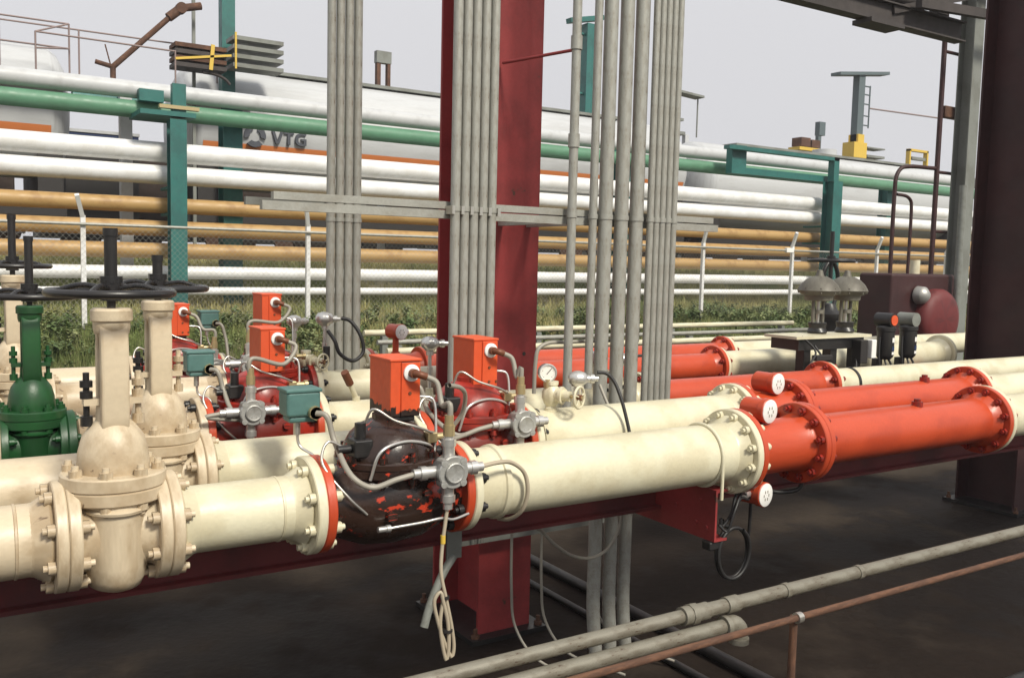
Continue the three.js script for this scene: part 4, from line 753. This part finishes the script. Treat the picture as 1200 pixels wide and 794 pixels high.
{
  const a = rackPost('dark green steel post of the pipe rack, at left', 3.60, ZR + 0.55, 4.55, 0.27);
  part(a, 'upper_post', [bx(-0.08, 0.14, 3.6, 4.15, -0.08, 0.08)], M.teal); part(a, 'bracket', [bx(-0.6, 0.3, 3.60, 3.68, -0.9, 0.1), bx(-0.5, -0.1, 3.9, 4.1, -0.7, -0.5)], M.teal); part(a, 'clamp', [bx(-0.3, 0.35, 3.72, 3.78, 0.0, 0.12)], M.brass);
  const b = rackPost('green steel post of the pipe rack, at right behind the domed valves', 20.55, ZR + 0.55, 4.62, 0.36);
  part(b, 'upper_post', [bx(-0.1, 0.1, 3.62, 4.25, -0.1, 0.1)], M.teal); part(b, 'top_arm', [bx(-4.0, 0.1, 4.16, 4.25, -0.1, 0.1)], M.teal); part(b, 'bracket', [bx(-3.3, 0.3, 3.62, 3.78, -0.5, -0.2)], M.teal);
  part(b, 'stub', [bx(-3.7, -3.2, 3.6, 4.3, -0.3, -0.1)], M.teal);
  rackPost('green steel post seen between the thick conduits', 14.3, ZR - 0.65, 5.1, 0.33);
  rackPost('teal post under the wagon lettering', 4.86, ZR - 0.75, 5.0, 0.36);
  rackPost('green post of the rear rack at right of the instrument valves', 24.6, ZR - 0.7, 4.9, 0.33);
  for (const x of [-6, 34, 44]) rackPost(`rack post far ${x < 0 ? 'left beyond the photo' : x < 40 ? 'right behind the right column' : 'right at the end'}`, x, ZR + 0.55, 4.55, 0.33);
  for (const p of [a, b]) for (const y of [0.80, 2.0, 2.45]) part(p, 'bracket_arm', bx(-0.1, 0.1, y - 0.05, y, -0.85, -0.19), M.teal);
  const c = thing('concrete_post', 'pale concrete post behind the pipelines at left', 'post', [3.03, 1.2, ZR - 0.9]); part(c, 'shaft', bx(-0.1, 0.1, 0, 3.95, -0.1, 0.1), M.tank);
  solo('green_pipe_stub', 'short dark green pipe behind the upper pipelines at left', 'pipe', cx(0.16, 2.2, 3.6, 0, 0, 20), M.teal, null, [0, 5.0, ZR - 1.2]);
}
// chain link fence on concrete posts with bent tips
{
  const zf = -15.0, posts = [-1.6, 1.93, 5.4, 8.9, 11.6, 14.5, 17.4, 20.6, 23.6, 26.6, 29.6, 32.6];
  const t = thing('chain_link_fence', 'wire mesh fence on pale bent-top posts in front of pipelines', 'fence', [0, 0.9, zf]);
  for (const x of posts) { const y0 = hill(x, zf) - 0.95; part(t, 'fence_post', [sbar([x, y0, 0], [x, 1.93, 0], 0.068, 0.068), sbar([x, 1.9, 0], [x - 0.1, 2.22, 0.2], 0.06, 0.06)], M.pipeWhite); }
  part(t, 'top_rail', [cx(0.024, -4, 34, 1.80, 0.06, 10)], M.galv);
  part(t, 'rail_joint', [rbx(17.1, 17.35, 1.75, 1.86, 0.02, 0.1, 0.01)], M.white);
  const g = [], w = 0.0014, s = 0.085; // woven wire, both diagonals
  const h = 1.72;
  for (let x = -4; x < 33; x += s) for (const k of [-1, 1]) { const a = [x, 0.06, 0.062 + k * 0.003], b = [x + k * h * 0.95, 0.06 + h, 0.062 + k * 0.003]; const d = V(b[0] - a[0], b[1] - a[1], 0), n = V(-d.y, d.x, 0).normalize().multiplyScalar(w);
    g.push(a[0] - n.x, a[1] - n.y, a[2], a[0] + n.x, a[1] + n.y, a[2], b[0] + n.x, b[1] + n.y, b[2], a[0] - n.x, a[1] - n.y, a[2], b[0] + n.x, b[1] + n.y, b[2], b[0] - n.x, b[1] - n.y, b[2]); }
  const bg = new THREE.BufferGeometry(); bg.setAttribute('position', new THREE.Float32BufferAttribute(g, 3)); bg.setAttribute('uv', new THREE.Float32BufferAttribute(new Float32Array(g.length / 3 * 2), 2)); bg.computeVertexNormals();
  const wm = M.galv.clone(); wm.side = THREE.DoubleSide; const mesh = part(t, 'wire_mesh', bg, wm); mesh.userData.kind = 'stuff';
}

// ---------------------------------------------------------------- rail tank wagons
function tankWagon(label, x0, x1, o = {}) {
  const zc = -23.4, r = 1.46, Ya = o.plain ? 5.0 : 5.35, t = thing('tank_wagon', label, 'wagon', [(x0 + x1) / 2, 2.3, zc]), h = (x1 - x0) / 2, ya = Ya - 2.3;
  part(t, 'tank', revX([[-h, 0.001], [-h + 0.03, 0.5], [-h + 0.12, 1.0], [-h + 0.28, 1.3], [-h + 0.5, r], [h - 0.5, r], [h - 0.28, 1.3], [h - 0.12, 1.0], [h - 0.03, 0.5], [h, 0.001]], 48).translate(0, ya, 0), M.tank);
  if (!o.plain) part(t, 'stripe', strip(r + 0.006, -h + 0.5, h - 0.5, o.s0 ?? -0.40, o.s1 ?? -0.27).translate(0, ya, 0), M.stripe);
  for (const q of [-1, 1]) part(t, 'underframe', bx(-h + 0.2, h - 0.2, 0.75, 1.05, q * 1.1 - 0.1, q * 1.1 + 0.1), M.dark);
  for (const k of [-1, 1]) for (const q of [-0.9, 0.9]) for (const z of [-0.75, 0.75]) part(t, 'wheel', cz(0.46, z - 0.06, z + 0.06, k * (h - 2.4) + q, 0.47, 28), M.rust);
  for (const k of [-1, 1]) for (const q of [-1, 1]) part(t, 'bogie_frame', bx(k * (h - 2.4) - 1.4, k * (h - 2.4) + 1.4, 0.35, 0.7, q * 0.925 - 0.075, q * 0.925 + 0.075), M.dark);
  for (const x of [-h + 0.6, h - 0.6]) part(t, 'saddle', [bx(x - 0.15, x + 0.35, 1.05, ya - 0.9, -1.1, 1.1)], M.dark);
  part(t, 'walkway', [bx(-h * 0.7, h * 0.7, ya + r - 0.02, ya + r + 0.06, -0.5, 0.5)], M.greySteel);
  part(t, 'dome_lid', cy(0.45, ya + r - 0.05, ya + r + 0.28, 0, 0, 24), M.tank);
  return t;
}
function strip(r, x0, x1, a0, a1) { // curved band on the +z side, a measured up from the horizontal
  const p = [], u = [], n = 6; const P = (x, a) => [x, r * Math.sin(a), r * Math.cos(a)];
  for (let i = 0; i < n; i++) { const a = a0 + (a1 - a0) * i / n, b = a0 + (a1 - a0) * (i + 1) / n; for (const q of [P(x0, a), P(x1, a), P(x1, b), P(x0, a), P(x1, b), P(x0, b)]) { p.push(...q); u.push(q[0], q[1]); } }
  const g = new THREE.BufferGeometry(); g.setAttribute('position', new THREE.Float32BufferAttribute(p, 3)); g.setAttribute('uv', new THREE.Float32BufferAttribute(u, 2)); g.computeVertexNormals(); return g;
}
M.backdrop = paint([0.045, 0.028, 0.02], [0.025, 0.017, 0.013], 0.6, { s: 391, rough: 0.8, n: 256 }); M.stripe = plain(0.60, 0.19, 0.055, 0.5); M.print = plain(0.05, 0.055, 0.07, 0.6);
tankWagon('grey tank wagon with orange stripe at the left edge', -11, 2.75, { s0: -0.46, s1: -0.28 });
{
  const t = tankWagon('pale tank wagon with black lettering and orange stripe behind pipelines', 4.9, 20.8, { s0: -0.42, s1: -0.30 });
  const xc = 12.85, zt = 1.40;
  const tx = new TextGeometry('VTG', { font, size: 0.30, depth: 0.10, curveSegments: 6 }); tx.computeBoundingBox(); tx.scale(0.86 / (tx.boundingBox.max.x - tx.boundingBox.min.x), 1, 1);
  part(t, 'lettering', tx.translate(6.98 - xc, 2.67, zt), M.print);
  for (let k = 0; k < 3; k++) { // three-part round mark left of the letters
    const s = new THREE.Shape(), a0 = Math.PI / 2 + k * 2.0944 + 0.28, a1 = a0 + 2.0944 - 0.56; s.absarc(0, 0, 0.26, a0, a1, false); s.absarc(0, 0, 0.13, a1 - 0.1, a0 + 0.1, true);
    part(t, 'mark_segment', new THREE.ExtrudeGeometry(s, { depth: 0.1, bevelEnabled: false }).translate(6.58 - xc, 2.81, zt), M.print);
  }
}
tankWagon('pale grey tank wagon at right beyond the green rack post', 21.3, 36, { plain: true });
{
  const b = thing('container_wagon', 'dark blue and grey low wagon between two tank wagons', 'wagon', [3.7, 2.3, -25.5]);
  part(b, 'side', bx(-0.9, 0.75, 2.35, 2.85, -1, 1), M.blue); part(b, 'lower_side', bx(-0.9, 0.75, 0.4, 2.35, -1, 0.98), M.dark); part(b, 'sill', bx(-0.92, 0.77, 2.85, 2.92, 0.9, 1.03), M.tank);
  for (const [z, w] of [[-22.68, 'near'], [-24.12, 'far']]) solo('rail', `steel railway rail under the tank wagons, ${w} one`, 'rail', bx(-40, 90, 0, 0.16, -0.035, 0.035), M.rust, null, [0, 2.14, z]);
}
for (let i = 0; i < 5; i++) { // added dark wagon-shaped blocks stand in for the shade under the tank wagons
  const t = thing('backdrop_block', `added dark freight wagon on the rear track, ${['first', 'second', 'third', 'fourth', 'fifth'][i]} from the left`, 'wagon', [-4 + i * 12.2, 2.3, -28.5], 'freight blocks added behind the tank wagons');
  part(t, 'body', rbx(-5.9, 5.9, 0.9, 2.6, -1.35, 1.35, 0.05), M.backdrop); part(t, 'underframe', bx(-5.7, 5.7, 0.35, 0.895, -1.1, 1.1), M.dark);
  for (const x of [-4.6, -3.0, 3.0, 4.6]) for (const z of [-0.75, 0.75]) part(t, 'wheel', cz(0.45, z - 0.05, z + 0.05, x, 0.43, 20), M.rust);
  for (let k = 0; k < 6; k++) part(t, 'rib', bx(-5.5 + k * 2.16, -5.38 + k * 2.16, 0.95, 2.55, 1.35, 1.42), M.backdrop);
}
// ---------------------------------------------------------------- loading gantry above the wagons, at left
{
  const z = -21.4, yb = 6.05;
  const t = thing('loading_walkway', 'thin handrails of the loading walkway above the left wagon', 'walkway', [0, yb, z]);
  part(t, 'deck', bx(-8, 6.5, -0.28, -0.2, -0.9, 0.1), M.greySteel);
  const rail = (a, b) => part(t, 'handrail', bar(a, b, 0.019, 8), M.rail);
  M.rail = plain(0.24, 0.18, 0.17, 0.6);
  rail([-8, 0.92, 0], [2.55, 0.92, 0]); rail([-8, 0.45, 0], [2.55, 0.42, 0]); rail([-8, 1.02, -0.9], [6.2, 1.02, -0.9]); rail([1.9, 0.62, 0.3], [4.6, 0.60, 0.3]); rail([1.9, 0.62, 0.3], [2.55, 0.92, 0]); rail([1.9, 0.3, 0.3], [2.55, 0.42, 0]);
  for (const x of [1.28, 2.55]) part(t, 'stanchion', bar([x, -0.2, 0], [x, 0.92, 0], 0.019, 8), M.rail);
  for (const x of [-3, 0, 2.85, 5.8]) part(t, 'stanchion', bar([x, -0.2, -0.9], [x, 1.02, -0.9], 0.019, 8), M.rail);
  for (const x of [1.9, 4.6]) part(t, 'stanchion', bar([x, -0.2, 0.3], [x, 0.62, 0.3], 0.019, 8), M.rail);
  for (const x of [-4, 5.9]) part(t, 'support_post', bx(x - 0.08, x + 0.08, -4.3, -0.28, -0.7, -0.54), M.teal);
  const a = thing('loading_boom', 'rusty diagonal loading boom rising above the walkway', 'boom', [3.42, 6.2, z - 0.2]);
  part(a, 'pipe', bar([0, 0.05, 0], [1.35, 1.45, 0], 0.06, 12), M.rust); part(a, 'joint', [bar([1.15, 1.26, 0], [1.42, 1.5, 0], 0.1, 12), bar([1.4, 1.5, 0], [1.85, 1.62, 0], 0.085, 12), cz(0.12, -0.1, 0.1, 1.42, 1.5, 14)], M.rust); part(a, 'foot', [bar([0, 0.05, 0], [-0.35, 0.12, 0], 0.05, 10), cy(0.06, -0.2, 0.1, 0, 0, 12)], M.rust);
  part(a, 'guy_rod', bar([-0.05, 0.1, 0], [-0.15, 0.5, 0], 0.015, 6), M.rust);
  const s = thing('folding_stair', 'brown and yellow folding access stair above the wagons', 'stair', [5.6, 6.3, z]);
  for (let i = 0; i < 4; i++) part(s, 'tread', bx(-1.0, 0.1, 0.06 + i * 0.14, 0.15 + i * 0.14, -0.3, 0.3), i % 2 ? M.rust : M.roofSteel);
  part(s, 'side_bar', [sbar([-1.0, 0.2, 0.31], [0.2, 0.42, 0.31], 0.05, 0.04), sbar([-0.25, 0.05, 0.31], [-0.2, 0.6, 0.31], 0.08, 0.04)], M.yellow);
  part(s, 'hook', tube([[-0.4, 0, 0.2], [-0.1, -0.02, 0.2], [0.1, -0.1, 0.2], [0.2, -0.2, 0.2]], 0.035, 16, 8), M.roofSteel);
  const p = thing('folding_stair', 'pale grey slatted platform beside the brown folding stair', 'stair', [6.35, 6.5, z]);
  for (let i = 0; i < 4; i++) part(p, 'tread', bx(-0.5, 0.65, 0.0 + i * 0.2, 0.09 + i * 0.2, -0.3, 0.3), M.greySteel);
  part(p, 'side_bar', sbar([-0.45, -0.05, 0.31], [-0.45, 0.75, 0.31], 0.04, 0.04), M.yellow);
  for (const [x, m, w, lb] of [[5.2, M.greySteel, 0.035, 'thin grey mast left of the teal gantry post'], [5.85, M.column, 0.03, 'thin maroon mast beside the teal gantry post'], [5.95, M.teal, 0.15, 'teal gantry post rising out of the top left']]) {
    const g = thing('gantry_mast', lb, 'mast', [x, 1.8, z - 0.6]); part(g, 'shaft', bx(-w, w, 0, 9.5, -w, w), m);
  }
}
// ---------------------------------------------------------------- far masts and platforms against the sky
{
  const z = -26;
  const far = (label, cat, x, y) => thing('gantry_platform', label, cat, [x, y, z]);
  const base = (t, y) => part(t, 'support_post', bx(-0.09, 0.09, 1.7 - t.position.y, y, -0.09, 0.09), M.tank);
  let t = far('small two-legged platform against the sky left of column', 'platform', 11.68, 7.2); base(t, 0.05); part(t, 'leg', bx(-0.22, -0.1, 0.2, 0.95, -0.08, 0.08), M.rust); part(t, 'leg', bx(0.12, 0.22, 0.2, 0.95, -0.08, 0.08), M.rust); part(t, 'top', bx(-0.24, 0.24, 0.93, 1.28, -0.1, 0.1), M.greySteel); part(t, 'step', [bx(-0.24, 0.26, 0.02, 0.2, -0.1, 0.1)], M.yellow);
  t = thing('gantry_mast', 'wide teal mast between the thin conduits right of column', 'mast', [19.4, 1.7, z]); part(t, 'shaft', bx(-0.24, 0.24, 5.4, 8.75, -0.2, 0.2), M.teal); part(t, 'base', bx(-0.12, 0.12, 0, 5.4, -0.12, 0.12), M.tank); part(t, 'head', [sbar([-0.9, 8.75, 0], [0.5, 9.05, 0], 0.16, 0.3)], M.teal); part(t, 'foot', [bx(-0.35, 1.1, 5.22, 5.42, -0.3, 0.3)], M.yellow);
  for (const y of [6.4, 8.4]) part(t, 'bracket', bar([-0.55, y, 0], [-0.2, y, 0], 0.05), M.teal);
  t = thing('light_mast', 'dark T-shaped mast with flat head and yellow foot at right', 'mast', [33.85, 1.7, z]); part(t, 'shaft', bx(-0.2, 0.2, 6.0, 8.85, -0.16, 0.16), M.mast = plain(0.09, 0.12, 0.13, 0.6)); part(t, 'base', bx(-0.14, 0.14, 0, 5.4, -0.14, 0.14), M.tank);
  part(t, 'head', [sbar([-1.55, 8.72, 0], [1.7, 9.12, 0], 0.13, 0.5)], M.mast); part(t, 'foot', [bx(-0.5, 0.35, 5.35, 6.0, -0.3, 0.3), bx(-0.2, 0.2, 6.0, 6.35, -0.25, 0.25)], M.yellow); part(t, 'side_step', [bx(0.4, 1.6, 5.42, 5.52, -0.3, 0.3), bx(0.4, 1.6, 5.8, 5.86, -0.3, 0.3)], M.greySteel);
  part(t, 'ladder', [bar([0.75, 6.7, 0], [0.75, 8.5, 0], 0.035, 6), ...[6.8, 7.2, 7.7, 8.1, 8.45].map(y => bar([0.28, y, 0], [0.78, y, 0], 0.03, 6))], M.mast);
  part(t, 'tie_wire', [bar([0.75, 7.55, 0], [6.0, 7.65, 0], 0.035, 6)], M.rail);
  t = far('small yellow platform with short lamp post at right', 'platform', 30.9, 7.05); base(t, 0.05); part(t, 'deck', [bx(-0.95, 0.9, 0.03, 0.16, -0.3, 0.3)], M.yellow); part(t, 'box', [bx(-0.8, -0.25, 0.2, 0.55, -0.25, 0.25), bx(-0.15, 0.35, 0.2, 0.5, -0.25, 0.25)], M.rust); part(t, 'lamp_post', [bx(0.42, 0.6, 0.16, 0.75, -0.08, 0.08), bx(0.42, 0.78, 0.75, 1.3, -0.12, 0.12)], M.mast);
  t = far('small open yellow frame against the sky at far right', 'platform', 38.2, 6.95); base(t, 0.05); part(t, 'frame', [bx(-0.7, -0.6, 0, 0.8, -0.1, 0.1), bx(-0.7, 0.7, 0.72, 0.82, -0.1, 0.1), bx(0.6, 0.7, 0.1, 0.8, -0.1, 0.1)], M.yellow); part(t, 'panel', [bx(-0.5, 0.5, 0.35, 0.48, -0.1, 0.1), bx(-0.4, 0.6, 0.02, 0.14, -0.1, 0.1)], M.greySteel);
  t = far('small flat-roofed frame just right of the conduits', 'platform', 24.0, 7.1); base(t, 0.05); part(t, 'roof', [sbar([-0.8, 1.58, 0], [0.65, 1.48, 0], 0.08, 0.5)], M.greySteel); part(t, 'leg', [bar([0.55, 0, 0], [0.55, 1.5, 0], 0.03), bar([-0.6, 0, 0], [-0.6, 1.55, 0], 0.03)], M.greySteel); part(t, 'step', [bx(-0.7, -0.2, 0.0, 0.12, -0.2, 0.2), bx(-0.7, -0.3, 0.5, 0.6, -0.2, 0.2)], M.greySteel);
}
renderer.setSize(1024, 677);
renderer.render(scene, camera);
